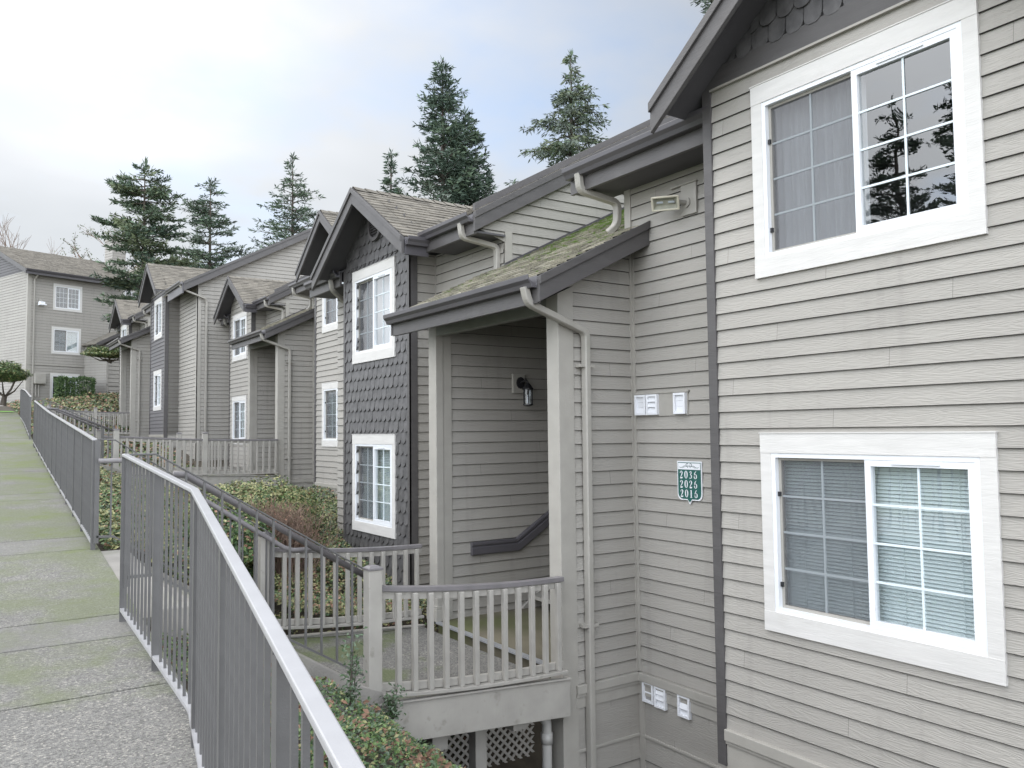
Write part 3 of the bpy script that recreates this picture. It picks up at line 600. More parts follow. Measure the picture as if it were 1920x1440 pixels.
def unit(U, V, Z, label, full=True, near_wall='siding', far_wall='scales', near_w='siding', near_gs=0.74, far_gs=0.64, group='stepped apartment buildings beside the walkway', p1end=14.5, open_end=False, near_u0=2.1, zbot=-5.0):
    """one stepped apartment building; coordinates of the first building shifted by U (along), V (back), Z (up)"""
    root = thing('apartment_building', label, 'building', (5.9+V, 8.0+U, -3.0+Z), group)
    P = lambda v: Fr(v+V, U, 0, 1, -1, 0); E_ = lambda u: Fr(V, u+U, 1, 0, 0, -1)
    z = lambda q: q+Z
    ph = Z
    # heights
    ZE = 2.72; SL = 0.57
    FB, FC, FD = P(5.29), P(5.83), P(5.44)      # near bay front, recessed wall, far bay front
    n0, n1 = near_u0, 4.74
    wn = [(2.53, 4.31, 1.19, 2.74), (2.53, 4.31, -1.56, -0.04)]
    if near_w == 'narrow': wn = [(2.64, 4.06, 1.14, 2.66), (2.64, 4.06, -1.54, -0.04)]
    # --- near bay
    mb = MB(); ops = [hole(*q) for q in wn]
    siding(mb, FB, (n0, n1), z(-2.44), z(2.88), ops=[(o[0], o[1], z(o[2]), z(o[3])) for o in ops], phase=ph)
    mb.build('wall', 'siding' if near_wall == 'siding' else 'siding_dark', root)
    mb = MB(); siding(mb, E_(n0), (5.29, 5.83), z(-2.44), z(2.88), phase=ph); mb.build('wall', 'siding', root)
    mb = MB(); fbox(mb, FB, n0-0.03, n0+0.07, z(-2.74), z(2.88), -0.10, 0.028); mb.build('corner_board', 'dark', root)
    if U < 20:
        w0 = n0-3.2 if U == 0 else n0-1.5
        mb = MB(); siding(mb, P(5.83), (w0, n0), z(zbot+1.5), z(2.62), phase=ph); mb.build('wall', 'siding', root)
        if U: mb = MB(); siding(mb, E_(w0), (5.83, 10.0), z(-3.0), z(2.62), phase=ph); mb.build('wall', 'siding', root)
    mb = MB(); fbox(mb, FB, n0, n1-0.0, z(2.88), z(3.05), 0.0, 0.03); fbox(mb, FB, n0, n1, z(2.862), z(2.88), 0, 0.036, 1); mb.build('frieze', ['dark', 'trim'], root)
    mb = MB(); fbox(mb, FB, n1-0.0, n1+0.09, z(-2.74), z(3.02), -0.10, 0.028); mb.build('corner_board', 'dark', root)
    mb = MB(); fbox(mb, FB, n0-0.02, n1+0.0, z(-2.53), z(-2.44), 0.0, 0.05); fbox(mb, FB, n0-0.01, n1+0.0, z(-2.56), z(-2.53), 0.0, 0.035); fbox(mb, FB, n0, n1, z(-2.80), z(-2.56), 0.0, 0.02)
    fbox(mb, FB, n0, n1, z(-2.83), z(-2.80), -0.54, 0.0)
    bevel(mb.build('water_table', 'trim', root), 0.006)
    for i, q in enumerate(wn):
        window(root, FB, q[0], q[1], z(q[2]), z(q[3]), 0.0, style=('half' if i == 0 else 'blind'))
    gable(root, FB, 3.42, 1.62, z(3.97), near_gs, 0.40, 4.2, 'scales', 0.006, 1.32, z(3.03))
    # --- recessed wall (with vents on the first building)
    mb = MB(); vb = [(5.59, 6.37, z(0.125), z(0.375))] if U == 0 else []
    siding(mb, FC, (n1-0.1, 6.42), z(-2.44), z(2.62), phase=ph, ops=[(5.60, 6.36, z(0.13), z(0.36))] if U == 0 else [])
    siding(mb, FC, (n1-2.7, 6.42), z(zbot), z(-3.08), exp=0.232, phase=z(-3.08)-0.232*20)
    flat(mb, FC, n1-2.7, 6.42, z(-3.08), z(-2.6), o=0.008)
    mb.build('wall', 'siding', root)
    mb = MB()
    for F2, b0, b1 in ((FC, n1-0.1, 6.385), (E_(6.385), 5.0, 5.81)):
        fbox(mb, F2, b0, b1, z(-2.53), z(-2.445), 0.0, 0.055); fbox(mb, F2, b0, b1, z(-2.565), z(-2.53), 0.0, 0.038); fbox(mb, F2, b0, b1, z(-2.67), z(-2.565), 0.0, 0.024)
        fbox(mb, F2, b0, b1, z(-3.09), z(-3.06), 0.0, 0.022)
    bevel(mb.build('water_table', 'trim', root), 0.006)
    mb = MB(); fbox(mb, FC, 6.30, 6.37, z(zbot), z(-2.67), 0.0, 0.020); fbox(mb, FC, 6.33, 6.372, z(-2.44), z(2.05), 0.0, 0.024); fbox(mb, E_(6.385), 5.785, 5.83, z(-2.44), z(2.05), 0.0, 0.024)
    fbox(mb, FC, 6.36, 6.45, z(2.0), z(2.62), 0.0, 0.025)
    mb.build('corner_board', 'trim', root)
    # --- portal side wall (W_low) facing the camera, both faces
    mb = MB(); Ew = E_(6.385); top = lambda q: (5.03, 5.83) if q < z(1.43+0.5*(5.03-4.45))-0.13 else (4.45+(q+0.13-z(1.43))/0.5, 5.83)
    siding(mb, Ew, top, z(-2.44), z(2.05), phase=ph)
    siding(mb, Ew, (5.03, 5.83), z(zbot), z(-3.08), exp=0.232, phase=z(-3.08)-0.232*20); flat(mb, Ew, 5.03, 5.83, z(-3.08), z(-2.6), o=0.008)
    mb.build('wall', 'siding', root)
    mb = MB(); siding(mb, Fr(V, 6.54+U, 1, 0, 0, 1), lambda q: (max(5.0, min(8.6, 4.45+(q-Z+0.14-1.43)/0.5)), 8.6), z(-2.27), z(3.1), phase=ph); mb.build('wall', 'siding', root)
    mb = MB(); mb.prism([E_(6.385).p(4.84, z(zbot), 0.02), E_(6.385).p(5.03, z(zbot), 0.02), E_(6.385).p(5.03, z(1.56), 0.02), E_(6.385).p(4.84, z(1.50), 0.02)],
                        [E_(6.385).p(4.84, z(zbot), -0.17), E_(6.385).p(5.03, z(zbot), -0.17), E_(6.385).p(5.03, z(1.56), -0.17), E_(6.385).p(4.84, z(1.50), -0.17)])
    bevel(mb.build('porch_post', 'trim', root), 0.005)
    mb = MB(); fbox(mb, P(4.84), 8.83, 9.02, z(-2.27), z(1.40), -0.10, 0.0)
    fbox(mb, P(4.84), 8.80, 9.05, z(-2.27), z(-2.13), -0.12, 0.03); fbox(mb, P(4.84), 8.815, 9.035, z(-2.13), z(-2.09), -0.11, 0.015)
    bevel(mb.build('porch_post', 'trim', root), 0.005)
    # --- portal left wall, stair well side and the wall above the porch roof
    mb = MB(); El = E_(8.86)
    def ztop(q):
        k = q-Z; rl = 4.45+(k+0.12-1.43)/0.5
        if rl < 4.94: return (4.94, 9.8)
        if rl < 5.88: return (rl, 9.8)
        if k < 2.52: return (5.88, 9.8)
        return (5.46+(k+0.20-2.78)/0.56, 9.8)
    siding(mb, El, ztop, z(-2.27), z(4.9), phase=ph)
    mb.build('wall', 'siding', root)
    mb = MB(); fbox(mb, El, 4.94, 5.06, z(-2.27), z(1.35), 0.0, 0.022); fbox(mb, El, 5.88, 5.99, z(1.9), z(2.60), 0.0, 0.024)
    mb.build('corner_board', 'trim', root)
    mb = MB(); fbox(mb, P(4.84), 6.54, 8.84, z(1.17), z(1.42), -0.09, -0.005); bevel(mb.build('porch_beam', 'beam', root), 0.004)
    # back of the stair hall, coloured dark to deepen the shade inside
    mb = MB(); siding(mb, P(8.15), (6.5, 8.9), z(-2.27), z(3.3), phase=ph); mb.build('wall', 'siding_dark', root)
    # --- porch roof
    mb = MB(); c = math.hypot(1, 0.5); S = Vector((1/c, 0, 0.5/c)); e0 = 6.13; e1 = 9.18
    rg = lambda s_: (e0, e1) if 4.43+s_/c < 5.80 else (6.47, 8.86)
    shingle_plane(mb, (4.43+V, U, z(1.43)), (0, 1, 0), S, rg, 3.65*c, 0.13)
    mb.prism([(4.43+V, e0+U, z(1.41)), (5.80+V, e0+U, z(1.41+0.685)), (5.80+V, e0+U, z(1.37+0.685)), (4.43+V, e0+U, z(1.37))],
             [(4.43+V, e1+U, z(1.41)), (5.80+V, e1+U, z(1.41+0.685)), (5.80+V, e1+U, z(1.37+0.685)), (4.43+V, e1+U, z(1.37))], 1)
    mb.prism([(5.80+V, 6.47+U, z(2.095)), (8.1+V, 6.47+U, z(3.245)), (8.1+V, 6.47+U, z(3.205)), (5.80+V, 6.47+U, z(2.055))],
             [(5.80+V, 8.86+U, z(2.095)), (8.1+V, 8.86+U, z(3.245)), (8.1+V, 8.86+U, z(3.205)), (5.80+V, 8.86+U, z(2.055))], 1)
    pr_ = mb.build('porch_roof', ['roof_moss', 'soffit'], root)
    mb = MB()
    for (yy, sg) in ((e0, 0), (e1, 1)):
        y0, y1 = (yy-0.04, yy) if not sg else (yy, yy+0.04)
        q = lambda y, h0, h1, xa=4.42, xb=5.815: [(xa+V, y+U, z(1.43+0.5*(xa-4.43)+h1)), (xb+V, y+U, z(1.43+0.5*(xb-4.43)+h1)), (xb+V, y+U, z(1.43+0.5*(xb-4.43)+h0)), (xa+V, y+U, z(1.43+0.5*(xa-4.43)+h0))]
        mb.prism(q(y0, -0.24, 0.0), q(y1, -0.24, 0.0))
        if not sg: mb.prism(q(y0-0.022, -0.075, 0.006), q(y0, -0.075, 0.006))
    mb.box(4.43+V, 4.47+V, e0+U, e1+U, z(1.18), z(1.42))
    bevel(mb.build('fascia', 'dark', root), 0.004)
    mb = MB(); mb.face([(4.47+V, e0+U, z(1.20)), (4.47+V, e1+U, z(1.20)), (4.86+V, e1+U, z(1.38)), (4.86+V, e0+U, z(1.38))]); mb.build('soffit', 'soffit', root)
    mb = MB(); gutter(mb, P(4.43), e0-0.01, e1+0.03, z(1.435), 0.0); bevel(mb.build('gutter', 'bronze', root), 0.004)
    mb = MB(); mb.bar((5.86+V, 8.83+U, z(2.15)), (8.1+V, 8.83+U, z(3.27)), 0.02, 0.06); mb.build('flashing', 'bronze', root)
    # landing floor and the steps up to the next floor
    mb = MB(); mb.box(4.87+V, 9.8+V, 6.5+U, 8.86+U, z(-2.45), z(-2.275)); mb.build('landing', 'landing', root)
    mb = MB(); mb.box(4.80+V, 4.87+V, 6.56+U, 8.80+U, z(-2.285), z(-2.266)); mb.build('threshold', 'metalstrip', root)
    if U == 0:
        mb = MB()
        for k in range(8): mb.box(6.15+0.27*k+V, 6.45+0.27*k+V, 7.2+U, 8.80+U, z(-2.27+0.18*k+0.13), z(-2.27+0.18*k+0.175))
        for yy in (7.12, 8.80):
            mb.prism([(6.05+V, yy+U, z(-2.27)), (6.35+V, yy+U, z(-2.27)), (8.5+V, yy+U, z(-0.85)), (8.5+V, yy+U, z(-0.6))], [(6.05+V, yy+0.05+U, z(-2.27)), (6.35+V, yy+0.05+U, z(-2.27)), (8.5+V, yy+0.05+U, z(-0.85)), (8.5+V, yy+0.05+U, z(-0.6))])
        mb.build('staircase', 'trim', root)
        # moulded wall handrail: level, then up with the stair
        mb = MB(); ang = 0.60
        prof = [(0.0, -0.16), (0.045, -0.16), (0.055, -0.145), (0.055, -0.07), (0.04, -0.055), (0.055, -0.035), (0.055, -0.01), (0.04, 0.0), (0.0, 0.0)]
        y0 = 8.845+U
        def ring(x, zz, tilt): return [(x+V+tilt*(-q), y0-0.0-p, z(zz+q)) for p, q in prof]
        mb.rings([ring(5.32, -1.37, 0), ring(5.99, -1.37, 0.25), ring(8.2, -1.37+ang*2.21, 0.25)])
        tag(mb.build('handrail', 'bronze', root))
    # --- eaves of the two main roofs (gutter, fascia, soffit), roofs and the rake over the stair notch
    eaves = [(4.76, 6.82), (8.80, 10.12), (13.20, p1end+0.15)]+([(n0-3.2, n0)] if U == 0 else [])
    for (r0, r1) in eaves:
        xe = 5.38
        mb = MB(); mb.box(xe+V, xe+0.04+V, r0+U, r1+U, z(2.50), z(2.74)); bevel(mb.build('fascia', 'dark', root), 0.004)
        mb = MB(); mb.box(xe+0.04+V, 5.86+V, r0+U, r1+U, z(2.52), z(2.545)); mb.build('soffit', 'soffit', root)
        mb = MB(); gutter(mb, P(5.38), r0, r1, z(2.765), 0.0); bevel(mb.build('gutter', 'bronze', root), 0.004)
    XR = 10.1
    for (r0, r1, xs) in [(n0-3.2 if U == 0 else n0-1.5, 4.76, 5.6), (4.76, 6.82, 5.36), (8.80, 10.12, 5.36), (10.12, 13.20, 5.6), (13.20, p1end+0.15, 5.36)]:
        sB = 0.50 if r1 < 7 else 0.56; c = math.hypot(1, sB); S = Vector((1/c, 0, sB/c))
        mb = MB(); shingle_plane(mb, (xs+V, U, z(2.76+sB*(xs-5.36))), (0, 1, 0), S, (r0, r1), (XR-xs)*c, 0.14)
        k0, k1 = xs+0.02, XR; q = lambda y: [(k0+V, y+U, z(2.76+sB*(k0-5.36))-0.02), (k1+V, y+U, z(2.76+sB*(k1-5.36))-0.02), (k1+V, y+U, z(2.76+sB*(k1-5.36))-0.06), (k0+V, y+U, z(2.76+sB*(k0-5.36))-0.06)]
        mb.prism(q(r0), q(r1), 1)
        zr = z(2.76+sB*(XR-5.36)); mb.face([(XR+V, r0+U, zr), (XR+V, r1+U, zr), (XR+6+V, r1+U, zr-3.5), (XR+6+V, r0+U, zr-3.5)])
        mb.build('roof', ['roof', 'soffit'], root)
    mb = MB(); xa, xb = 5.36, 10.1; zz = lambda x: z(2.77+0.56*(x-5.36))
    def rake(y, h0, h1, th, dz=0.0, xa=xa): mb.prism([(xa+V, y+U, zz(xa)+h1+dz), (xb+V, y+U, zz(xb)+h1+dz), (xb+V, y+U, zz(xb)+h0+dz), (xa+V, y+U, zz(xa)+h0+dz)], [(xa+V, y+th+U, zz(xa)+h1+dz), (xb+V, y+th+U, zz(xb)+h1+dz), (xb+V, y+th+U, zz(xb)+h0+dz), (xa+V, y+th+U, zz(xa)+h0+dz)])
    rake(8.75, -0.25, 0.0, 0.04); rake(8.728, -0.08, 0.008, 0.022)
    rake(9.3, -0.05, 0.10, 0.05, xa=5.7)
    bevel(mb.build('rake_board', 'dark', root), 0.004)
    mb = MB(); mb.prism([(5.38+V, 8.79+U, zz(5.38)-0.05), (xb+V, 8.79+U, zz(xb)-0.05), (xb+V, 8.79+U, zz(xb)-0.08), (5.38+V, 8.79+U, zz(5.38)-0.08)], [(5.38+V, 8.86+U, zz(5.38)-0.05), (xb+V, 8.86+U, zz(xb)-0.05), (xb+V, 8.86+U, zz(xb)-0.08), (5.38+V, 8.86+U, zz(5.38)-0.08)])
    mb.build('soffit', 'soffit', root)
    # --- wall between portal and far bay, far bay, wall beyond
    mb = MB(); siding(mb, P(5.88), (8.86, 10.70), z(-3.2), z(2.62), phase=ph); mb.build('wall', 'siding', root)
    mb = MB(); siding(mb, P(5.88), (13.1, p1end), z(-2.9), z(2.62), phase=ph); mb.build('wall', 'siding', root)
    mb = MB(); siding(mb, E_(10.70), (5.55, 5.88), z(-3.2), z(2.62), phase=ph); fbox(mb, E_(10.70), 5.845, 5.88, z(-3.0), z(2.6), 0.0, 0.02)
    mb.build('wall', 'siding', root)
    wf = [(11.14, 12.72, 1.13, 2.64), (11.14, 12.72, -1.57, -0.03)]
    opz = [(o[0], o[1], z(o[2]), z(o[3])) for o in [hole(*q) for q in wf]]
    mb = MB()
    if far_wall == 'scales':
        flat(mb, FD, 10.70, 13.10, z(-3.2), z(2.75), opz); scales(mb, FD, (10.74, 13.06), z(-3.1), z(2.75), opz)
        mb.build('bay_wall', 'shingle_wall', root)
    else:
        siding(mb, FD, (10.70, 13.10), z(-3.2), z(2.75), phase=ph, ops=opz); mb.build('bay_wall', 'siding', root)
    mb = MB(); cbm = 'dark'
    fbox(mb, E_(10.70), 5.415, 5.55, z(-3.2), z(2.6), 0.0, 0.025); fbox(mb, FD, 10.675, 10.74, z(-3.2), z(2.75), 0.0, 0.028) if far_wall == 'scales' else None
    fbox(mb, FD, 13.05, 13.12, z(-3.2), z(2.75), -0.3, 0.026)
    mb.build('corner_board', cbm, root)
    for q in wf: window(root, FD, q[0], q[1], z(q[2]), z(q[3]), 0.004, style='blind' if q[2] < 0 else 'curtain', detail=(U == 0))
    gable(root, FD, 11.80, 1.72, z(3.79), far_gs, 0.40, 3.9, 'scales' if far_wall == 'scales' else 'siding', 0.004, 1.2, z(2.72), vent=z(3.26))
    # short gutters on the sides of the far gable, and side soffits
    mb = MB(); zg = 3.79-far_gs*1.72-0.01
    for (aa, fr) in ((11.80-1.72, E_), ):
        F3 = fr(aa); gutter(mb, F3, 5.05, 5.38, z(zg), 0.0); fbox(mb, F3, 5.05, 5.42, z(zg-0.24), z(zg-0.02), -0.04, 0.0)
    bevel(mb.build('gutter', 'bronze', root), 0.004)
    # --- end wall at the far end
    mb = MB(); siding(mb, FW(p1end+U), (5.88+V, 18.0+V), z(-3.2), z(2.7), phase=ph); mb.build('wall', 'siding', root)
    # --- downspouts
    def spout(pts, sdv, mats='downspout', name='downspout'):
        m = MB(); m.sd = Vector(sdv)
        m.rtube([(p[0]+V, p[1]+U, z(p[2])) for p in pts], 0.085, 0.065)
        return bevel(m.build(name, mats, root, smooth=False), 0.003, 1)
    def curve(p, q, r, n=5):      # rounded corner points p-q-r
        p, q, r = Vector(p), Vector(q), Vector(r); d = 0.07; a = q+(p-q).normalized()*d; b = q+(r-q).normalized()*d
        return [tuple(a*(1-t)**2+q*2*t*(1-t)+b*t*t) for t in [i/n for i in range(n+1)]]
    def path(P_):
        o = [P_[0]]
        for i in range(1, len(P_)-1): o += curve(P_[i-1], P_[i], P_[i+1])
        return o+[P_[-1]]
    spout(path([(4.36, 6.24, 1.34), (4.40, 6.24, 1.19), (5.14, 6.31, 0.97), (5.14, 6.33, -4.9)]), (0, 1, 0.0))
    mb = MB()
    for zz_ in (0.62, -1.9, -3.3): fbox(mb, E_(6.385), 5.05, 5.23, z(zz_), z(zz_+0.03), 0.0, 0.10)
    mb.build('downspout_strap', 'downspout', root)
    spout(path([(5.33, 6.62, 2.68), (5.35, 6.62, 2.50), (5.80, 6.55, 2.42), (5.79, 6.55, 2.18), (5.72, 6.62, 2.10)]), (0, 1, 0.0))
    spout(path([(5.33, 9.05, 2.68), (5.35, 9.05, 2.50), (5.84, 8.98, 2.42), (5.84, 8.98, 2.10), (5.74, 9.05, 2.00)]), (0, 1, 0.0))
    spout(path([(5.33, 13.5, 2.66), (5.36, 13.5, 2.48), (5.82, 13.9, 2.30), (5.82, 13.9, -2.6)]), (0, 1, 0.0))
    # --- vents
    if U == 0:
        mb = MB(); fbox(mb, FC, 5.60, 6.33, z(0.135), z(0.36), -0.0, 0.022); fbox(mb, FC, 5.585, 6.33, z(0.36), z(0.378), 0.0, 0.034); mb.build('vent_board', 'trim', root)
        for a, zz_, op in ((6.24, 0.25, (0,)), (6.07, 0.25, (0, 1, 2)), (5.69, 0.25, ())): louvre(root, FC, a, z(zz_), 0.022, op)
        louvre(root, FC, 6.22, z(-2.62), 0.012, (), broken=True)
        for a, op in ((6.05, (1, 2)), (5.73, (1,))): louvre(root, FC, a, z(-2.63), 0.012, op)
    else:
        louvre(root, FC, 6.1, z(0.25), 0.02, (0, 1))
    return root
b1 = unit(0, 0, 0, 'nearest grey lap sided apartment building with dark fish scale bay and mossy porch roof')
b2 = unit(14.87, 2.10, 1.24, 'middle grey lap sided apartment building with two plain sided gables, one step up the slope', far_wall='siding', p1end=14.2)
b3 = unit(29.6, 0.95, 2.45, 'farthest stepped grey apartment building whose tall blank end wall rises above the middle roof', near_wall='dark', near_w='narrow', p1end=14.0, far_wall='siding')
# the tall end wall of the third building with its raking roof edge
mb = MB(); Fe = FE(29.0); sl = 0.54; zr0 = 4.98
f = lambda q: (min(12.0, max(6.72, 6.35+(q-zr0-0.08)/sl)), 12.0)
siding(mb, Fe, f, -1.5, 10.0, phase=2.45); mb.build('end_wall', 'siding', b3)
mb = MB(); siding(mb, FP(6.72), (29.0, 31.7), -1.0, 5.1, phase=2.45); siding(mb, FP(6.30), (31.7, 31.75), -1.0, 5.1, phase=2.45); siding(mb, FE(31.7), (6.24, 6.72), -1.0, 5.2, phase=2.45); mb.build('wall', 'siding', b3)
mb = MB(); fbox(mb, Fe, 6.69, 6.83, -1.5, 4.95, 0.0, 0.03); fbox(mb, FP(6.72), 28.97, 29.12, -1.5, 4.95, 0.0, 0.03); mb.build('corner_board', 'trim', b3)
mb = MB(); q = lambda y, h0, h1: [(6.20, y, zr0+sl*(6.20-6.35)+h1), (12.0, y, zr0+sl*(12.0-6.35)+h1), (12.0, y, zr0+sl*(12.0-6.35)+h0), (6.20, y, zr0+sl*(6.20-6.35)+h0)]
mb.prism(q(28.70, -0.10, 0.20), q(28.74, -0.10, 0.20)); mb.prism(q(28.67, 0.12, 0.21), q(28.70, 0.12, 0.21)); mb.build('rake_board', 'dark', b3)
mb = MB(); mb.prism(q(28.74, 0.10, 0.18), q(32.0, 0.10, 0.18)); mb.build('roof', 'roof', b3)
mb = MB(); mb.box(6.15, 6.20, 28.74, 31.0, 4.72, 5.08); gutter(mb, FP(6.16), 28.7, 31.0, 5.12, 0.0); mb.build('gutter', 'bronze', b3)
mb = MB(); mb.sd = Vector((0, 1, 0)); mb.rtube([(6.1, 28.85, 5.0), (6.2, 28.85, 4.86), (6.95, 28.9, 4.62), (6.99, 28.93, 4.5), (6.99, 28.93, -1.0)], 0.085, 0.065); mb.build('downspout', 'downspout', b3)

# ------------------------------------------------------------------ things on the first building
def oct_ring(c, r, z, n=8): return [(c[0]+r*math.cos(2*math.pi*(i+0.5)/n), c[1]+r*math.sin(2*math.pi*(i+0.5)/n), z) for i in range(n)]
t = thing('wall_lantern', 'black carriage lantern with clear glass on a pale block inside the nearest porch', 'lamp', (6.04, 8.84, 0.6))
mb = MB(); fbox(mb, FE(8.845), 5.95, 6.14, 0.49, 0.74, 0.012, 0.05); bevel(mb.build('mounting_block', 'trim', t), 0.006)
mb = MB(); mb.rings([[(6.06+0.062*math.cos(a*math.pi/6), 8.795-o_, 0.625+0.075*math.sin(a*math.pi/6)) for a in range(12)] for o_ in (0.0, 0.02)])
mb.tube([(6.06, 8.775, 0.625), (6.065, 8.73, 0.64), (6.07, 8.68, 0.655), (6.075, 8.65, 0.635), (6.075, 8.65, 0.60)], 0.012, 8); mb.build('arm', 'black', t)
c = (6.075, 8.64); mb = MB(); mb.rings([oct_ring(c, 0.012, 0.625), oct_ring(c, 0.03, 0.60), oct_ring(c, 0.075, 0.545), oct_ring(c, 0.078, 0.53), oct_ring(c, 0.066, 0.528)]); mb.build('cap', 'black', t)
mb = MB()
for i in range(6): a = 2*math.pi*i/6; p = (c[0]+0.06*math.cos(a), c[1]+0.06*math.sin(a)); mb.tube([(p[0], p[1], 0.345), (p[0], p[1], 0.53)], 0.006, 6)
mb.rings([oct_ring(c, 0.068, 0.345), oct_ring(c, 0.068, 0.33), oct_ring(c, 0.03, 0.315)]); mb.build('cage', 'black', t)
mb = MB(); mb.rings([oct_ring(c, 0.055, 0.345, 12), oct_ring(c, 0.055, 0.528, 12)], caps=False); mb.build('glass', 'lampglass', t)
mb = MB(); mb.rings([oct_ring(c, 0.014, 0.35, 8), oct_ring(c, 0.02, 0.38, 8), oct_ring(c, 0.02, 0.43, 8), oct_ring(c, 0.008, 0.46, 8)]); mb.build('bulb', 'plastic', t)

t = thing('floodlight', 'cream floodlight with two lamp lenses on a square plate under the near eave', 'floodlight', (5.8, 5.5, 2.2))
mb = MB(); fbox(mb, FP(5.83), 5.42, 5.62, 2.06, 2.36, 0.012, 0.04); fbox(mb, FP(5.83), 5.41, 5.75, 2.36, 2.375, 0.0, 0.05); bevel(mb.build('back_plate', 'trim', t), 0.006)
mb = MB(); mb.tube([(5.80, 5.54, 2.18), (5.72, 5.56, 2.18), (5.66, 5.60, 2.19)], 0.022, 8); mb.tube([(5.79, 5.54, 2.18), (5.775, 5.54, 2.18)], 0.05, 14); mb.build('knuckle', 'trim', t)
ax = Vector((-0.62, -0.50, -0.62)).normalized(); sd_ = Vector((-0.3, 1, 0)); sd_ = ax.cross(Vector((0, 0, 1))).normalized(); uu = sd_.cross(ax)
if uu.z < 0: uu = -uu
C0 = Vector((5.63, 5.66, 2.20))
def rect(c, w, h): return [c-sd_*w-uu*h, c+sd_*w-uu*h, c+sd_*w+uu*h, c-sd_*w+uu*h]
mb = MB(); mb.rings([rect(C0-ax*0.05, 0.06, 0.03), rect(C0, 0.105, 0.055), rect(C0+ax*0.05, 0.13, 0.07), rect(C0+ax*0.065, 0.135, 0.075), rect(C0+ax*0.065, 0.115, 0.058), rect(C0+ax*0.02, 0.09, 0.04)]); bevel(mb.build('housing', 'cream', t), 0.006)
mb = MB(); mb.face(rect(C0+ax*0.06, 0.115, 0.058)); mb.build('lens', 'lampglass', t)
mb = MB()
for s in (-0.055, 0.055): mb.tube([C0+ax*0.03+sd_*(s-0.03), C0+ax*0.03+sd_*(s+0.03)], 0.012, 8)
mb.build('bulb', 'plastic', t)

# sign with the three door numbers
t = thing('number_sign', 'green and white shield shaped sign reading 2036, 2026 and 2016', 'sign', (5.81, 5.6, -0.5))
Fs = FP(5.83-0.016); ca, w2, zt_, zb_ = 5.60, 0.158, -0.305, -0.675
def shield(s, dz=0.0):    # outline, s = inset;  a runs to the left of the picture
    w_ = w2-s; zt = zt_-s; zb = zb_+s; r = 0.055
    pts = [(-w_, zt), (w_, zt), (w_, zb+r)]
    pts += [(w_-r+r*math.cos(a), zb+r-r*math.sin(a)) for a in [math.pi/2*k/6 for k in range(1, 7)]]
    pts += [(0.030, zb), (0.018, zb-0.012), (0.006, zb-0.034+s*0.6), (0, zb-0.042+s*0.8), (-0.006, zb-0.034+s*0.6), (-0.018, zb-0.012), (-0.030, zb)]
    pts += [(-w_+r-r*math.cos(a), zb+r-r*math.sin(a)) for a in [math.pi/2*(1-k/6) for k in range(0, 7)]]
    return [(ca+p, q) for p, q in pts]
mb = MB(); s0 = shield(0); mb.prism([Fs.p(a, q, 0.0) for a, q in s0], [Fs.p(a, q, 0.010) for a, q in s0]); mb.build('sign_board', 'plastic', t)
mb = MB(); s1 = shield(0.011); mb.prism([Fs.p(a, q, 0.010) for a, q in s1], [Fs.p(a, q, 0.0122) for a, q in s1]); mb.build('green_field', 'green', t)
mb = MB(); fbox(mb, Fs, ca-w2+0.016, ca+w2-0.016, zt_-0.079, zt_-0.018, 0.0122, 0.0140); mb.build('crest_panel', 'plastic', t)
def ribbon(mb, pts, o):    # pts: (x, y, halfwidth) in sign coordinates, x to the reader's right
    P2 = [(Vector((x, y)), w_) for x, y, w_ in pts]; L_ = []; R_ = []
    for i, (p, w_) in enumerate(P2):
        d = Vector((0, 0))
        if i: d += (p-P2[i-1][0]).normalized()
        if i < len(P2)-1: d += (P2[i+1][0]-p).normalized()
        d.normalize(); nn = Vector((-d.y, d.x)); L_.append(p+nn*w_); R_.append(p-nn*w_)
    for i in range(len(P2)-1):
        q = [L_[i], R_[i], R_[i+1], L_[i+1]]; mb.face([Fs.p(ca-k.x, k.y, o) for k in q])
def arc(cx, cy, rx, ry, t0, t1, w0, w1, n=10, thick=None):
    o = []
    for i in range(n+1):
        tt = i/n; a = R(t0+(t1-t0)*tt); k = w0+(w1-w0)*math.sin(math.pi*tt) if thick is None else w0+(w1-w0)*abs(math.cos(a))**1.5
        o.append((cx+rx*math.cos(a), cy+ry*math.sin(a), k))
    return o
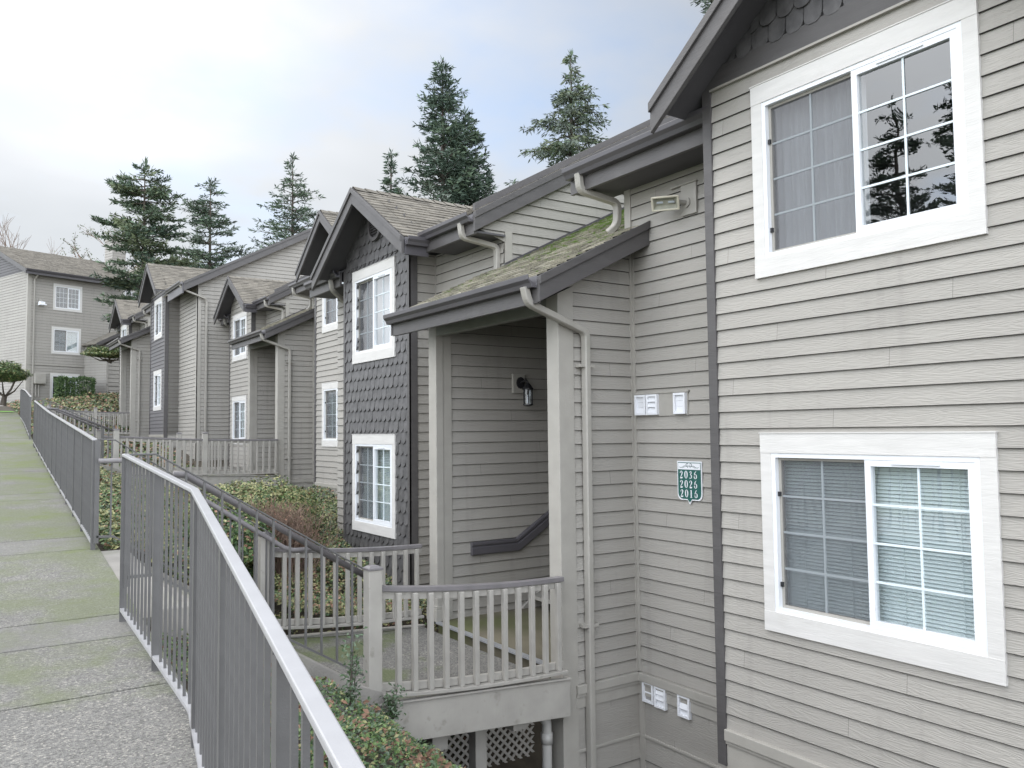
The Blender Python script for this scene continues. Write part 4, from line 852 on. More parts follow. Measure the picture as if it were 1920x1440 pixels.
def digit(mb, ch, x, y, h, o):
    s = h; T, B_ = 0.017*s*5.2/1.0*0.55, 0.105*s; t_ = 0.035*s
    S = lambda P: [(x+a*s, y+b*s, w_) for a, b, w_ in P]
    A = lambda *q, **k: S([(a, b, w_*s) for a, b, w_ in arc(*q, **k)])
    if ch == '0': ribbon(mb, A(0.28, 0.5, 0.20, 0.46, 0, 360, 0.025, 0.085, 24, thick=True), o)
    elif ch == '6':
        ribbon(mb, A(0.28, 0.30, 0.19, 0.27, 0, 360, 0.025, 0.08, 20, thick=True), o)
        ribbon(mb, S([(0.095, 0.30, 0.08*s), (0.12, 0.52, 0.075*s), (0.20, 0.74, 0.06*s), (0.34, 0.92, 0.035*s), (0.44, 0.97, 0.012*s)]), o)
    elif ch == '2':
        ribbon(mb, S([(0.08, 0.68, 0.045*s), (0.09, 0.78, 0.045*s), (0.16, 0.90, 0.03*s), (0.28, 0.95, 0.03*s), (0.39, 0.86, 0.07*s), (0.42, 0.72, 0.085*s), (0.36, 0.55, 0.07*s), (0.22, 0.32, 0.045*s), (0.08, 0.12, 0.03*s)]), o)
        ribbon(mb, S([(0.05, 0.085, 0.085*s), (0.30, 0.085, 0.085*s), (0.44, 0.10, 0.08*s)]), o); ribbon(mb, S([(0.44, 0.06, 0.03*s), (0.475, 0.24, 0.012*s)]), o)
    elif ch == '3':
        ribbon(mb, S([(0.08, 0.76, 0.03*s), (0.14, 0.88, 0.03*s), (0.26, 0.95, 0.03*s), (0.37, 0.86, 0.065*s), (0.38, 0.72, 0.07*s), (0.30, 0.60, 0.04*s), (0.18, 0.55, 0.018*s)]), o)
        ribbon(mb, S([(0.18, 0.55, 0.018*s), (0.32, 0.50, 0.04*s), (0.42, 0.36, 0.08*s), (0.40, 0.17, 0.075*s), (0.26, 0.05, 0.03*s), (0.14, 0.06, 0.03*s), (0.07, 0.14, 0.045*s)]), o)
    elif ch == '1':
        ribbon(mb, S([(0.27, 0.04, 0.085*s), (0.27, 0.96, 0.085*s)]), o); ribbon(mb, S([(0.10, 0.03, 0.03*s), (0.44, 0.03, 0.03*s)]), o); ribbon(mb, S([(0.11, 0.82, 0.015*s), (0.22, 0.90, 0.05*s)]), o)
for k, txt in enumerate(('2036', '2026', '2016')):
    h = 0.076; wch = 0.060
    for i, ch in enumerate(txt):
        mb = MB(); digit(mb, ch, -0.122+i*wch+(0.003 if k == 2 else 0), zt_-0.166-k*0.089, h, 0.0136); mb.build('numeral', 'plastic', t)
mb = MB(); zc_ = zt_-0.045
for sg in (-1, 1):
    ribbon(mb, [(sg*0.022+sg*0.016*math.cos(R(a_)), zc_+0.010+0.012*math.sin(R(a_)), 0.003) for a_ in range(-160, 170, 30)], 0.0146)
    ribbon(mb, [(sg*0.004, zc_+0.0, 0.002), (sg*0.02, zc_-0.018, 0.003)], 0.0146)
    ribbon(mb, [(sg*(0.028+0.012*i), zc_-0.008+0.009*math.sin(i*0.75), 0.0022) for i in range(9)], 0.0147)
    ribbon(mb, [(sg*(0.045+0.010*i), zc_-0.014+0.006*math.sin(i*0.9+1), 0.0018) for i in range(5)], 0.0148)
mb.build('crest_scroll', 'ink', t)

# ------------------------------------------------------------------ ground
def interp(x, pts):
    if x <= pts[0][0]: return pts[0][1]
    for (a, b), (c, d) in zip(pts[:-1], pts[1:]):
        if x <= c: return b+(d-b)*(x-a)/(c-a)
    return pts[-1][1]
ZW = [(-30, -3.6), (-4, -2.09), (4.3, -1.435), (6.4, -1.30), (9.15, -1.125), (23.4, -0.25), (26, -0.08), (36, 0.72), (50, 1.6), (80, 2.6), (200, 4)]
def zw(u): return interp(u, ZW)
EDGE = [(-30, -1.5), (-1, 0.24), (0, 0.40), (4.3, 1.05), (9.15, 1.19), (23.4, 1.64), (26, 1.72), (40, 2.1), (60, 2.1)]
def edge(u): return interp(u, EDGE)
FAR = [(-30, -5.0), (6.0, -4.4), (6.45, -4.45), (8.95, -4.45), (9.25, -3.4), (9.6, -2.42), (10.7, -2.5), (13.1, -2.0), (16, -1.75), (20, -1.5), (21.0, -2.4), (24.0, -2.2), (24.5, -1.3), (28, -1.05), (32, -0.4), (36, -0.5), (42, 1.2), (52, 2.4), (80, 3.5), (200, 5)]
def zg(v, u):
    e = edge(u)
    if v <= e: 
        if v > -2.2: return zw(u)-0.06
        return zw(u)-0.06+min(1.2, (-2.2-v)*0.10)
    a = zw(u)-0.05; b = interp(u, FAR)
    if u < 6.2: q = interp(v-e, [(0, 0), (0.5, 0.06), (1.3, 0.22), (2.1, 0.40), (2.9, 0.72), (3.6, 1.0)])
    else: q = interp(v-e, [(0, 0), (0.4, 0.04), (1.6, 0.62), (2.6, 0.92), (3.4, 1.0)])
    if u > 40: q = interp(v-e, [(0, 0), (2, 0.3), (6, 1.0)])
    return a+(b-a)*q
mb = MB(); us = [-30, -12, -4, -1]+[i*0.35 for i in range(0, 86)]+[30+i*0.8 for i in range(1, 40)]+[66, 75, 90, 120, 200, 400, 900]; vs = [-400, -120, -50, -25, -12, -6, -4, -2.2, -2.1, -1, 0, 0.4, 0.8, 1.0, 1.1, 1.2, 1.3, 1.45, 1.6, 1.75]+[1.9+i*0.22 for i in range(26)]+[7.8, 8.5, 10, 14, 20, 40, 100, 300, 900]
idx = {}
for i, u in enumerate(us):
    for j, v in enumerate(vs): idx[i, j] = len(mb.v); mb.v.append((v, u, zg(v, u)+(0.03*noise.noise(Vector((v*1.5, u*1.5, 0))) if v > edge(u)+0.15 else 0)))
for i in range(len(us)-1):
    for j in range(len(vs)-1): mb.f.append((idx[i, j], idx[i, j+1], idx[i+1, j+1], idx[i+1, j])); mb.m.append(0)
tag(mb.build('ground', 'soil', smooth=True), kind='structure')
mb = MB()
for i in range(len(us)-1):
    for a, b in ((-120, -50), (-50, -25), (-25, -12), (-12, -6), (-6, -4), (-4, -2.2), (-2.2, -2.1)):
        if us[i] < 120: mb.face([(b, us[i], zg(b, us[i])+0.03), (a, us[i], zg(a, us[i])+0.03), (a, us[i+1], zg(a, us[i+1])+0.03), (b, us[i+1], zg(b, us[i+1])+0.03)])
tag(mb.build('grass', 'verge'), kind='structure')
# the walkway: slabs with joints, every second slab followed by a narrow band
mb = MB(); J = [-6, -3.0, -1.0, 2.4, 5.0, 6.02, 6.60, 9.2, 9.95, 13.2, 13.9, 17.2, 17.9, 21.3, 22.0, 25.6, 26.3, 29.8, 33.2, 36.8, 40.5]
bands = {6.02, 9.2, 13.2, 17.2, 21.3, 25.6}
for a, b in zip(J[:-1], J[1:]):
    n = max(1, int((b-a)/0.6)); g = 0.009; ys = [a+g+(b-a-2*g)*k/n for k in range(n+1)]; mi = 1 if a in bands else 0
    for y0, y1 in zip(ys[:-1], ys[1:]):
        e0, e1 = edge(y0)+0.02, edge(y1)+0.02
        mb.face([(-2.1, y0, zw(y0)), (e0, y0, zw(y0)), (e1, y1, zw(y1)), (-2.1, y1, zw(y1))], mi)
        mb.face([(e0, y0, zw(y0)), (e0, y0, zw(y0)-0.14), (e1, y1, zw(y1)-0.14), (e1, y1, zw(y1))], mi)
    for yy in (ys[0], ys[-1]): mb.face([(-2.1, yy, zw(yy)), (edge(yy)+0.02, yy, zw(yy)), (edge(yy)+0.02, yy, zw(yy)-0.03), (-2.1, yy, zw(yy)-0.03)], mi)
tag(mb.build('walkway', ['walk', 'walk_band']), kind='structure')
mb = MB(); mb.face([(-30, 40.5, zw(40.5)), (2.1, 40.5, zw(40.5)), (2.1, 60, zw(56)), (-30, 60, zw(56))]); o = mb.build('lawn', 'lawn'); tag(o, kind='structure'); o.location.z = 0.02

# steps and landing pads at the three gaps in the walkway railing
def stairs(u0, u1, v0, v1, z0, z1, n, label):
    t = thing('concrete_steps', label, 'steps', ((v0+v1)/2, (u0+u1)/2, z1), 'concrete steps down from the walkway')
    mb = MB(); run = (v1-v0-0.25)/n; rise = (z0-z1)/n
    ea, eb, za, zb = edge(u0), edge(u1), zw(u0)-0.006, zw(u1)-0.006
    mb.box8([(ea, u0, za-0.3), (v0+0.25, u0, za-0.3), (v0+0.25, u1, zb-0.3), (eb, u1, zb-0.3), (ea, u0, za), (v0+0.25, u0, za), (v0+0.25, u1, zb), (eb, u1, zb)])
    for k in range(1, n): mb.box(v0+0.25+run*(k-1), v0+0.25+run*k, u0, u1, z1-0.25, z0-rise*k)
    mb.build('tread', 'concrete', t)
    for (a, b) in ((u0-0.18, u0-0.003), (u1+0.003, u1+0.12)):
        mb = MB(); r_ = lambda y: [(v0, y, z0-0.6), (v0, y, z0+0.03), (v0+0.3, y, z0+0.03), (v1-0.1, y, z1+0.14), (v1+0.1, y, z1+0.06), (v1+0.1, y, z1-0.5)]
        mb.prism(r_(a), r_(b)); bevel(mb.build('cheek_wall', 'concrete', t), 0.01)
    return t
stairs(6.43, 9.06, 1.2, 2.86, -1.25, -2.17, 6, 'concrete steps dropping from the walkway to the nearest porch deck')
stairs(21.3, 23.9, 1.6, 3.1, -0.42, -0.86, 3, 'concrete steps from the walkway to the second porch deck')

# ------------------------------------------------------------------ steel railings
def lerp_path(pts, step):
    out = []; carry = step
    for a, b in zip(pts[:-1], pts[1:]):
        A_, B_ = Vector(a), Vector(b); Lh = math.hypot(B_.x-A_.x, B_.y-A_.y); s = carry
        while s < Lh-0.02: out.append(A_.lerp(B_, s/Lh)); s += step
        carry = s-Lh
    return out
def railing(label, top, h=1.08, step=0.115, posts=1.15, w_top=0.042, group='dark steel walkway railings', bal=(0.014, 0.015), foot=0.10, topmat='steel_top', base_z=None, limit=100, name='metal_railing', cat='railing', toph=0.02, endposts=True):
    t = thing(name, label, cat, (top[0][0], top[0][1], top[0][2]-h-foot), group)
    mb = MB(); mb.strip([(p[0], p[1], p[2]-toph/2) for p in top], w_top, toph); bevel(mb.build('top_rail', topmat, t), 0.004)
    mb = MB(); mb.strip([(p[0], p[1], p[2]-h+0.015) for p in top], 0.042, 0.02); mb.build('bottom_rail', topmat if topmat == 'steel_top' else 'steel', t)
    a, b = top[0], top[-1]
    d = Vector((b[0]-a[0], b[1]-a[1], 0)).normalized()
    def bar(w_, dpt, h0, nm):
        m = MB(); sd = Vector((d.y, -d.x, 0)); c = [(-d*w_/2-sd*dpt/2), (d*w_/2-sd*dpt/2), (d*w_/2+sd*dpt/2), (-d*w_/2+sd*dpt/2)]
        m.box8([k+Vector((0, 0, -h0)) for k in c]+[k+Vector((0, 0, -toph)) for k in c]); return m.build(nm, 'steel')
    bs = bar(bal[0], bal[1], h-0.02, 'baluster'); ps = bar(0.042, 0.042, h+foot+0.03, 'post')
    bp = lerp_path(top, step)
    pl = [Vector(top[0])]+lerp_path(top, posts)+[Vector(top[-1])] if endposts else lerp_path(top, posts)
    bp = [p for p in bp if all((p-q).length > 0.035 for q in pl)]
    for i, p in enumerate(pl):
        c = ps if i == 0 else ps.copy()
        if i: col.objects.link(c)
        c.parent = t; c.matrix_parent_inverse = wm(t).inverted(); c.location = p
    bp.sort(key=lambda p: p.length); near, rest = bp[:limit], bp[limit:]
    for i, p in enumerate(near):
        c = bs if i == 0 else bs.copy()
        if i: col.objects.link(c)
        c.parent = t; c.matrix_parent_inverse = wm(t).inverted(); c.location = p
    if rest:
        m = MB()
        for p in rest: m.box(p.x-0.012, p.x+0.012, p.y-0.008, p.y+0.008, p.z-h+0.02, p.z-toph)
        tag(m.build('far_balusters', 'steel', t), kind='stuff')
    return t
railing('near dark steel railing along the walkway with a bend and a broad pale top bar', [(6.40, 0), ][0:0]+[(1.0, 6.40, -0.13), (1.0, 4.34, -0.27), (0.526, 1.24, -0.52), (0.09, -1.8, -0.78)], h=1.10, step=0.118, w_top=0.040, limit=100)
railing('middle dark steel railing between the first and second steps', [(1.15, 9.15, -0.03), (1.42, 17.5, 0.46), (1.60, 23.4, 0.88)], h=1.04, step=0.118)
railing('farthest dark steel walkway railing ending in a post beside the lawn', [(1.67, 25.9, 1.09), (1.85, 31.0, 1.50), (2.0, 35.6, 1.78), (2.02, 36.4, 1.78)], h=1.10, step=0.118)
def steprail(label, top, h, pipes, step=0.13, u_in=1, hb=0.85):
    t = railing(label, top, h=h, step=step, posts=50, w_top=0.03, group='thin stair railings at the porch steps', bal=(0.014, 0.02), foot=0.02, topmat='steel', name='stair_railing', toph=0.014)
    for pts in pipes:
        mb = MB(); mb.tube(pts, 0.026, 12); mb.build('handrail', 'deckcap', t, smooth=True)
    return t
steprail('thin stair railing on the camera side of the nearest steps with one thick pipe handrail', [(1.02, 6.38, -0.13), (1.20, 6.38, -0.13), (2.84, 6.38, -1.13)], 0.88, [[(1.34, 6.47, -0.29), (1.42, 6.47, -0.30), (2.86, 6.47, -1.19)]])
steprail('far side stair railing of the nearest steps, its pipe bending level', [(1.17, 9.10, -0.03), (1.33, 9.10, -0.04), (2.92, 9.10, -1.10)], 0.98, [[(1.17, 9.0, -0.25), (1.52, 9.0, -0.25), (3.02, 9.0, -1.25), (3.12, 9.0, -1.29), (3.5, 9.02, -1.30)]])
steprail('thin stair railing on the camera side of the second flight of steps', [(1.62, 21.3, 0.80), (1.80, 21.3, 0.78), (3.08, 21.3, 0.22)], 0.9, [[(1.7, 21.4, 0.62), (1.9, 21.4, 0.62), (3.1, 21.4, 0.10)]], step=0.15)
steprail('thin stair railing on the far side of the second flight of steps', [(1.66, 23.9, 0.92), (1.85, 23.9, 0.92), (3.2, 23.9, 0.24)], 0.9, [[(1.75, 23.8, 0.72), (1.95, 23.8, 0.72), (3.1, 23.8, 0.18)]], step=0.15)

# ------------------------------------------------------------------ porch decks with painted wooden railings
def wood_rail(t, pts, hh=0.86, step=0.15, post_at=(), bw=0.042, capm='deckcap'):
    """pts: rail-top points; curved cap, double bottom rail, screwed-on balusters, posts"""
    mb = MB(); mb.strip([(p[0], p[1], p[2]-0.022) for p in pts], 0.085, 0.044); bevel(mb.build('cap_rail', capm, t), 0.006)
    mb = MB(); mb.strip([(p[0], p[1], p[2]-hh+0.04) for p in pts], 0.038, 0.065); mb.strip([(p[0], p[1]-0.035, p[2]-hh-0.012) for p in pts], 0.10, 0.03); bevel(mb.build('bottom_rail', 'trim_deck', t), 0.004)
    mb = MB(); mb.strip([(p[0], p[1], p[2]-0.075) for p in pts], 0.036, 0.06); mb.build('top_rail', 'trim_deck', t)
    b = MB(); b.box(-bw/2, bw/2, -0.038-bw*0.75, -0.019, -hh+0.004, -0.050); bs = bevel(b.build('baluster', 'trim_deck'), 0.003, 1)
    L_ = lerp_path(pts, step)
    for i, p in enumerate(L_):
        c = bs if i == 0 else bs.copy()
        if i: col.objects.link(c)
        c.parent = t; c.matrix_parent_inverse = wm(t).inverted(); c.location = p
def newel(t, x, y, z0, z1, s=0.118, shared=[None]):
    mb = MB(); mb.box(x-s/2, x+s/2, y-s/2, y+s/2, z0, z1-0.03); o = bevel(mb.build('newel_post', 'trim_deck', t), 0.006)
    mb = MB(); e = 0.008; mb.box(x-s/2-e, x+s/2+e, y-s/2-e, y+s/2+e, z1-0.03, z1-0.012)
    q = [(x-s/2, y-s/2), (x+s/2, y-s/2), (x+s/2, y+s/2), (x-s/2, y+s/2)]; mb.face([(a, b, z1-0.0115) for a, b in q]); 
    mb.prism([(a, b, z1-0.012) for a, b in q], [(x+(a-x)*0.6, y+(b-y)*0.6, z1+0.004) for a, b in q]); bevel(mb.build('post_cap', 'deckcap', o), 0.003)
    return o
def deck(U, V, Z, v0, label, mids=(), near=True, slope0=0.16):
    t = thing('porch_deck', label, 'deck', (3.9+V, 7.7+U, -2.7+Z), 'porch decks with painted railings')
    v1 = 4.80+V; z = lambda q: q+Z; yr, yl = 6.31+U, 9.17+U
    def fz(v): k = (v-v0)/(v1-v0); return z(-1.27-0.11*(1-(1-k)**2.2))+slope0-0.16*1.0*k if slope0 != 0.16 else z(-1.25-0.13*(1-(1-k)**2.0))
    n = 12; 
    # floor: slightly dished ramp
    mb = MB()
    for k in range(n):
        a, b = v0+(v1-v0)*k/n, v0+(v1-v0)*(k+1)/n; za, zb = fz(a)-1.00, fz(b)-1.00
        mb.box8([(a, yr+0.02, za-0.12), (b, yr+0.02, zb-0.12), (b, yl, zb-0.12), (a, yl, za-0.12), (a, yr+0.02, za), (b, yr+0.02, zb), (b, yl, zb), (a, yl, za)])
    mb.build('floor', 'deck', t)
    za, zb = fz(v0)-0.96, fz(v1)-0.96
    for (y0, y1) in ((yr-0.05, yr), (yl+0.0, yl+0.05)):
        mb = MB()
        if y0 == yl: za -= 0.05; zb -= 0.05
        mb.prism([(v0-0.02, y0, za), (v1+0.05, y0, zb), (v1+0.05, y0, zb-0.34), (v0-0.02, y0, za-0.32)], [(v0-0.02, y1, za), (v1+0.05, y1, zb), (v1+0.05, y1, zb-0.34), (v0-0.02, y1, za-0.32)])
        mb.prism([(v0-0.02, y0-0.02, za+0.022), (v1+0.05, y0-0.02, zb+0.022), (v1+0.05, y0-0.02, zb+0.002), (v0-0.02, y0-0.02, za+0.002)], [(v0-0.02, y1, za+0.022), (v1+0.05, y1, zb+0.022), (v1+0.05, y1, zb+0.002), (v0-0.02, y1, za+0.002)])
        bevel(mb.build('edge_beam', 'trim_deck', t), 0.006)
    mb = MB(); mb.box(v0+0.6, v0+0.75, yr+0.1, yl, z(-2.75), z(-2.5)); mb.box(v1-0.5, v1-0.35, yr+0.1, yl, z(-2.75), z(-2.45)); mb.build('joist', 'trim_deck', t)
    ms = list(mids)
    for y, ofs in ((yr, 0), (yl, 0.02)):
        seg = [v0+0.06]+ms+[v1]
        for a, b in zip(seg[:-1], seg[1:]):
            m = 10; wood_rail(t, [(a+(b-a)*k/m, y, fz(a+(b-a)*k/m)) for k in range(m+1)], step=0.15 if near else 0.16)
        for a in [v0]+ms: newel(t, a, y, fz(a)-1.15, fz(a)+0.16)
    if near:
        mb = MB(); mb.box(4.02+V, 4.14+V, 6.62+U, 6.74+U, z(-4.6), z(-2.45)); mb.build('support_post', 'trim_deck', t)
    return t
d1 = deck(0, 0, 0, 2.86, 'nearest porch deck with dark capped railings and a wide edge beam')
d2 = deck(14.9, 2.15, 1.24, 3.12, 'second porch deck, long and split by a middle post, in front of the middle porch', mids=[5.12], near=False, slope0=0.16)
d3 = deck(29.8, 1.1, 2.30, 2.95, 'farthest porch deck with railings below the farthest porch', mids=[4.55], near=False, slope0=0.16)
# lattice screen under the near deck, drain pipe
t = thing('lattice_panel', 'diagonal wooden lattice panel in the dark space under the nearest deck', 'lattice', (5.0, 8.95, -4.0))
mb = MB(); Fl = FE(8.95); L0, L1, Z0_, Z1_ = 4.0, 6.3, -4.45, -2.95
def clipline(p, q):
    t0, t1 = 0.0, 1.0
    for a, b, lo, hi in ((p[0], q[0], L0, L1), (p[1], q[1], Z0_, Z1_)):
        d = b-a
        ta, tb = (lo-a)/d, (hi-a)/d
        if ta > tb: ta, tb = tb, ta
        t0, t1 = max(t0, ta), min(t1, tb)
    return (t0, t1) if t1 > t0+0.01 else None
for sg, o in ((1, 0.0), (-1, 0.010)):
    x = L0-2.0
    while x < L1+2.0:
        p = (x, Z0_); q = (x+sg*1.5, Z1_); r_ = clipline(p, q); x += 0.115
        if r_:
            a = (p[0]+(q[0]-p[0])*r_[0], p[1]+(q[1]-p[1])*r_[0]); b = (p[0]+(q[0]-p[0])*r_[1], p[1]+(q[1]-p[1])*r_[1])
            mb.prism([Fl.p(a[0]-0.022, a[1], o), Fl.p(a[0]+0.022, a[1], o), Fl.p(b[0]+0.022, b[1], o), Fl.p(b[0]-0.022, b[1], o)], [Fl.p(a[0]-0.022, a[1], o+0.009), Fl.p(a[0]+0.022, a[1], o+0.009), Fl.p(b[0]+0.022, b[1], o+0.009), Fl.p(b[0]-0.022, b[1], o+0.009)])
mb.build('lattice', 'trim_deck', t)
mb = MB(); fbox(mb, Fl, L0-0.05, L1, Z1_, Z1_+0.09, -0.02, 0.04); fbox(mb, Fl, 4.78, 4.87, Z0_, Z1_, -0.02, 0.045); mb.build('frame', 'trim_deck', t)
mb = MB(); mb.tube([(4.45, 6.62, -2.66), (4.60, 6.55, -2.66), (4.68, 6.50, -2.69), (4.72, 6.47, -2.77), (4.72, 6.47, -2.9), (4.72, 6.47, -5.0)], 0.048, 14); mb.tube([(4.72, 6.47, -2.86), (4.72, 6.47, -2.96)], 0.056, 14)
tag(mb.build('drain_pipe', 'pvc', smooth=True), 'grey plastic drain elbow and pipe under the nearest deck beside the porch post', 'pipe')

# ------------------------------------------------------------------ plants
def leaf(mb, p, n, s, mi, asp=0.6, rnd=random):
    n = Vector(n).normalized(); a = n.orthogonal().normalized(); a.rotate(Matrix.Rotation(rnd.uniform(0, 6.28), 3, n)); b = n.cross(a)
    p = Vector(p); q = [p-a*s*0.5, p-b*s*asp*0.45+n*s*0.1, p+a*s*0.5, p+b*s*asp*0.45+n*s*0.1]
    i = len(mb.v); mb.v += [tuple(k) for k in q]; mb.f.append((i, i+1, i+2, i+3)); mb.m.append(mi)
def carpet(name, label, cat, area, n, size, weights, seed, hgt=0.12, zoff=0.0, mats=('leaf_a', 'leaf_b', 'leaf_c', 'leaf_blue', 'leaf_dead', 'leaf_red'), wfn=None):
    rnd = random.Random(seed); mb = MB(); u0, u1, f0, f1 = area; cnt = 0; tries = 0
    while cnt < n and tries < n*6:
        tries += 1; u = rnd.uniform(u0, u1); v = rnd.uniform(f0(u), f1(u)); k = noise.noise(Vector((v*1.3, u*1.3, seed)))
        k2 = noise.noise(Vector((v*4.5, u*4.5, seed+3)))
        if k2 < -0.45 and rnd.random() < 0.3: continue
        z = zg(v, u)+zoff+hgt*(0.5+0.7*k+0.5*k2)*rnd.uniform(0.35, 1.0)
        wt = wfn(v, u, weights, rnd) if wfn else weights
        mi = rnd.choices(range(len(mats)), wt)[0]
        s = size*rnd.uniform(0.6, 1.35)*(1.7 if mats[mi] == 'leaf_dead' else 1)
        leaf(mb, (v, u, z), (rnd.gauss(-0.25, 0.5), rnd.gauss(-0.15, 0.5), 1.0), s, mi, 0.65, rnd); cnt += 1
    o = mb.build(name, list(mats)); return tag(o, label, cat, kind='stuff')
def wnear(v, u, w, rnd):
    w = list(w); k = noise.noise(Vector((v*1.1+4, u*1.1, 9)))
    if k > 0.05 and v > 1.7: w[4] *= 4; w[5] *= 3
    if u > 5.4: w[3] *= 2.5; w[1] *= 1.5
    return w
carpet('ground_cover', 'low green creeper with brown fallen leaves on the bank below the near railing', 'ground cover', (1.0, 6.12, lambda u: edge(u)+0.05, lambda u: 4.2), 42000, 0.034, (5, 4.5, 1.2, 2.0, 0.55, 0.4), 1, 0.20, 0.0, wfn=wnear)
def wmid(v, u, w, rnd):
    w = list(w); k = noise.noise(Vector((v*0.9, u*0.9, 2)))
    if k > 0.0: w[2] *= 2.5
    if v > 3.6 and v < 5: w[5] *= 4
    return w
carpet('ground_cover', 'dense yellow green creeper filling the bank beyond the nearest deck', 'ground cover', (9.08, 21.0, lambda u: edge(u)+0.05, lambda u: 5.6 if u < 14 else 7.6), 105000, 0.052, (2.8, 4.4, 3.4, 2.2, 0.25, 0.8), 2, 0.26, 0.05, wfn=wmid)
carpet('ground_cover', 'brownish low growth below the far three storey block', 'ground cover', (24.2, 52.0, lambda u: edge(u)+0.1, lambda u: 6.2 if u < 40 else 8.5), 26000, 0.13, (2.5, 2.5, 2.5, 1, 0.35, 2.2), 3, 0.30, 0.0)
def sprig(label, base, h, seed, cat='plant'):
    rnd = random.Random(seed); t = thing('sapling', label, cat, base); st = MB(); lf = MB(); B0 = Vector(base)
    tips = []
    for k in range(4):
        d = Vector((rnd.uniform(-0.28, 0.28), rnd.uniform(-0.28, 0.28), 1)).normalized()*h*rnd.uniform(0.55, 1.0) if k else Vector((0.04, 0, h))
        pts = [B0, B0+d*0.5+Vector((rnd.uniform(-0.02, 0.02), rnd.uniform(-0.02, 0.02), 0)), B0+d]; st.tube(pts, [0.005, 0.004, 0.002], 5)
        for j in range(60):
            f = rnd.uniform(0.15, 1.0); p = B0+d*f+Vector((rnd.gauss(0, 0.035), rnd.gauss(0, 0.035), rnd.gauss(0, 0.02)))
            leaf(lf, p, (rnd.gauss(-0.3, 0.6), rnd.gauss(-0.3, 0.6), 1), rnd.uniform(0.028, 0.046), rnd.choice((0, 1, 1)), 0.55, rnd)
    st.build('stem', 'bark', t); lf.build('foliage', ['leaf_a', 'leaf_blue'], t)
sprig('young holly sprig standing above the creeper left of the near deck post', (2.42, 5.75, zg(2.42, 5.75)+0.05), 0.55, 4)
sprig('small leafy sprig at the foot of the near deck post', (2.95, 6.12, zg(2.95, 6.12)+0.1), 0.30, 5)

def blob(c, r, seed): # deformed ellipsoid test radius
    return lambda d: 1.0+0.28*noise.noise(Vector((d.x*1.8+seed, d.y*1.8, d.z*1.8)))+0.12*noise.noise(Vector((d.x*5+seed, d.y*5, d.z*5)))
def shrub(name, label, cat, c, r, n, size, mats, wts, seed, trunk=True, group=None, flatb=0.35, up=0.5, base=None):
    rnd = random.Random(seed); c = Vector(c); f = blob(c, r, seed); base = base or (c.x, c.y, zg(c.x, c.y))
    t = thing(name, label, cat, base, group); mb = MB()
    for i in range(n):
        d = Vector((rnd.gauss(0, 1), rnd.gauss(0, 1), rnd.gauss(0, 1))).normalized()
        if d.z < -flatb: d.z *= 0.3; d.normalize()
        q = f(d)*(rnd.random()**0.28); 
        if noise.noise(Vector((d.x*3.2, d.y*3.2, d.z*3.2+seed))) < -0.30 and rnd.random() < 0.75: q *= 0.8
        p = c+Vector((d.x*r[0], d.y*r[1], d.z*r[2]))*q
        mi = rnd.choices(range(len(mats)), wts)[0]
        leaf(mb, p, (d.x+rnd.gauss(0, 0.5), d.y+rnd.gauss(0, 0.5), d.z+up+rnd.gauss(0, 0.4)), size*rnd.uniform(0.6, 1.3), mi, 0.6, rnd)
    mb.build('foliage', list(mats), t)
    if trunk:
        st = MB()
        for k in range(5): 
            e = c+Vector((rnd.uniform(-0.5, 0.5)*r[0], rnd.uniform(-0.5, 0.5)*r[1], 0.1*r[2])); b_ = Vector(base); m_ = b_.lerp(e, 0.5)+Vector((rnd.uniform(-0.1, 0.1), rnd.uniform(-0.1, 0.1), 0))
            st.tube([b_, m_, e], [0.035, 0.025, 0.01], 6)
        st.build('stem', 'bark', t)
    return t
shrub('rounded_shrub', 'rounded olive green shrub under the second deck, left of the brown shrub', 'shrub', (4.35, 14.7, -1.42), (1.15, 1.5, 0.62), 21000, 0.062, ('leaf_a', 'leaf_b', 'leaf_c', 'leaf_red'), (2, 3.5, 6.5, 0.3), 11, trunk=False, flatb=1.1)
shrub('rounded_shrub', 'low dark green shrub behind the stair pickets, below the olive one', 'shrub', (3.2, 12.0, -1.50), (0.7, 1.0, 0.45), 8000, 0.07, ('leaf_a', 'leaf_b', 'leaf_c', 'leaf_red'), (5, 4, 1.2, 0.8), 12)
# brown bare shrub: upright twigs
rnd = random.Random(21); t = thing('bare_shrub', 'brown twiggy shrub with upright bare stems beside the dark scaled bay', 'shrub', (4.55, 12.6, -2.1)); mb = MB(); lf = MB()
for k in range(520):
    bx, by = 4.15+rnd.gauss(0, 0.20), 12.5+rnd.gauss(0, 0.32); a = rnd.uniform(0, 6.28); l_ = rnd.uniform(0.5, 0.98); sp = rnd.uniform(0.05, 0.42)
    p = Vector((bx, by, zg(bx, by))); e = p+Vector((math.cos(a)*sp, math.sin(a)*sp, l_)); m_ = p.lerp(e, 0.55)+Vector((rnd.gauss(0, 0.03), rnd.gauss(0, 0.03), 0)); mb.tube([p, m_, e], [0.009, 0.006, 0.003], 3)
    for j in range(3):
        q = m_.lerp(e, rnd.random()); w_ = q+Vector((rnd.gauss(0, 0.06), rnd.gauss(0, 0.06), rnd.uniform(0.04, 0.13))); mb.tube([q, w_], [0.004, 0.002], 3)
        if rnd.random() < 0.35: leaf(lf, w_, (rnd.gauss(0, 1), rnd.gauss(0, 1), 0.5), 0.04, 0, 0.5, rnd)
mb.build('twigs', 'twig', t); lf.build('foliage', 'leaf_red', t)
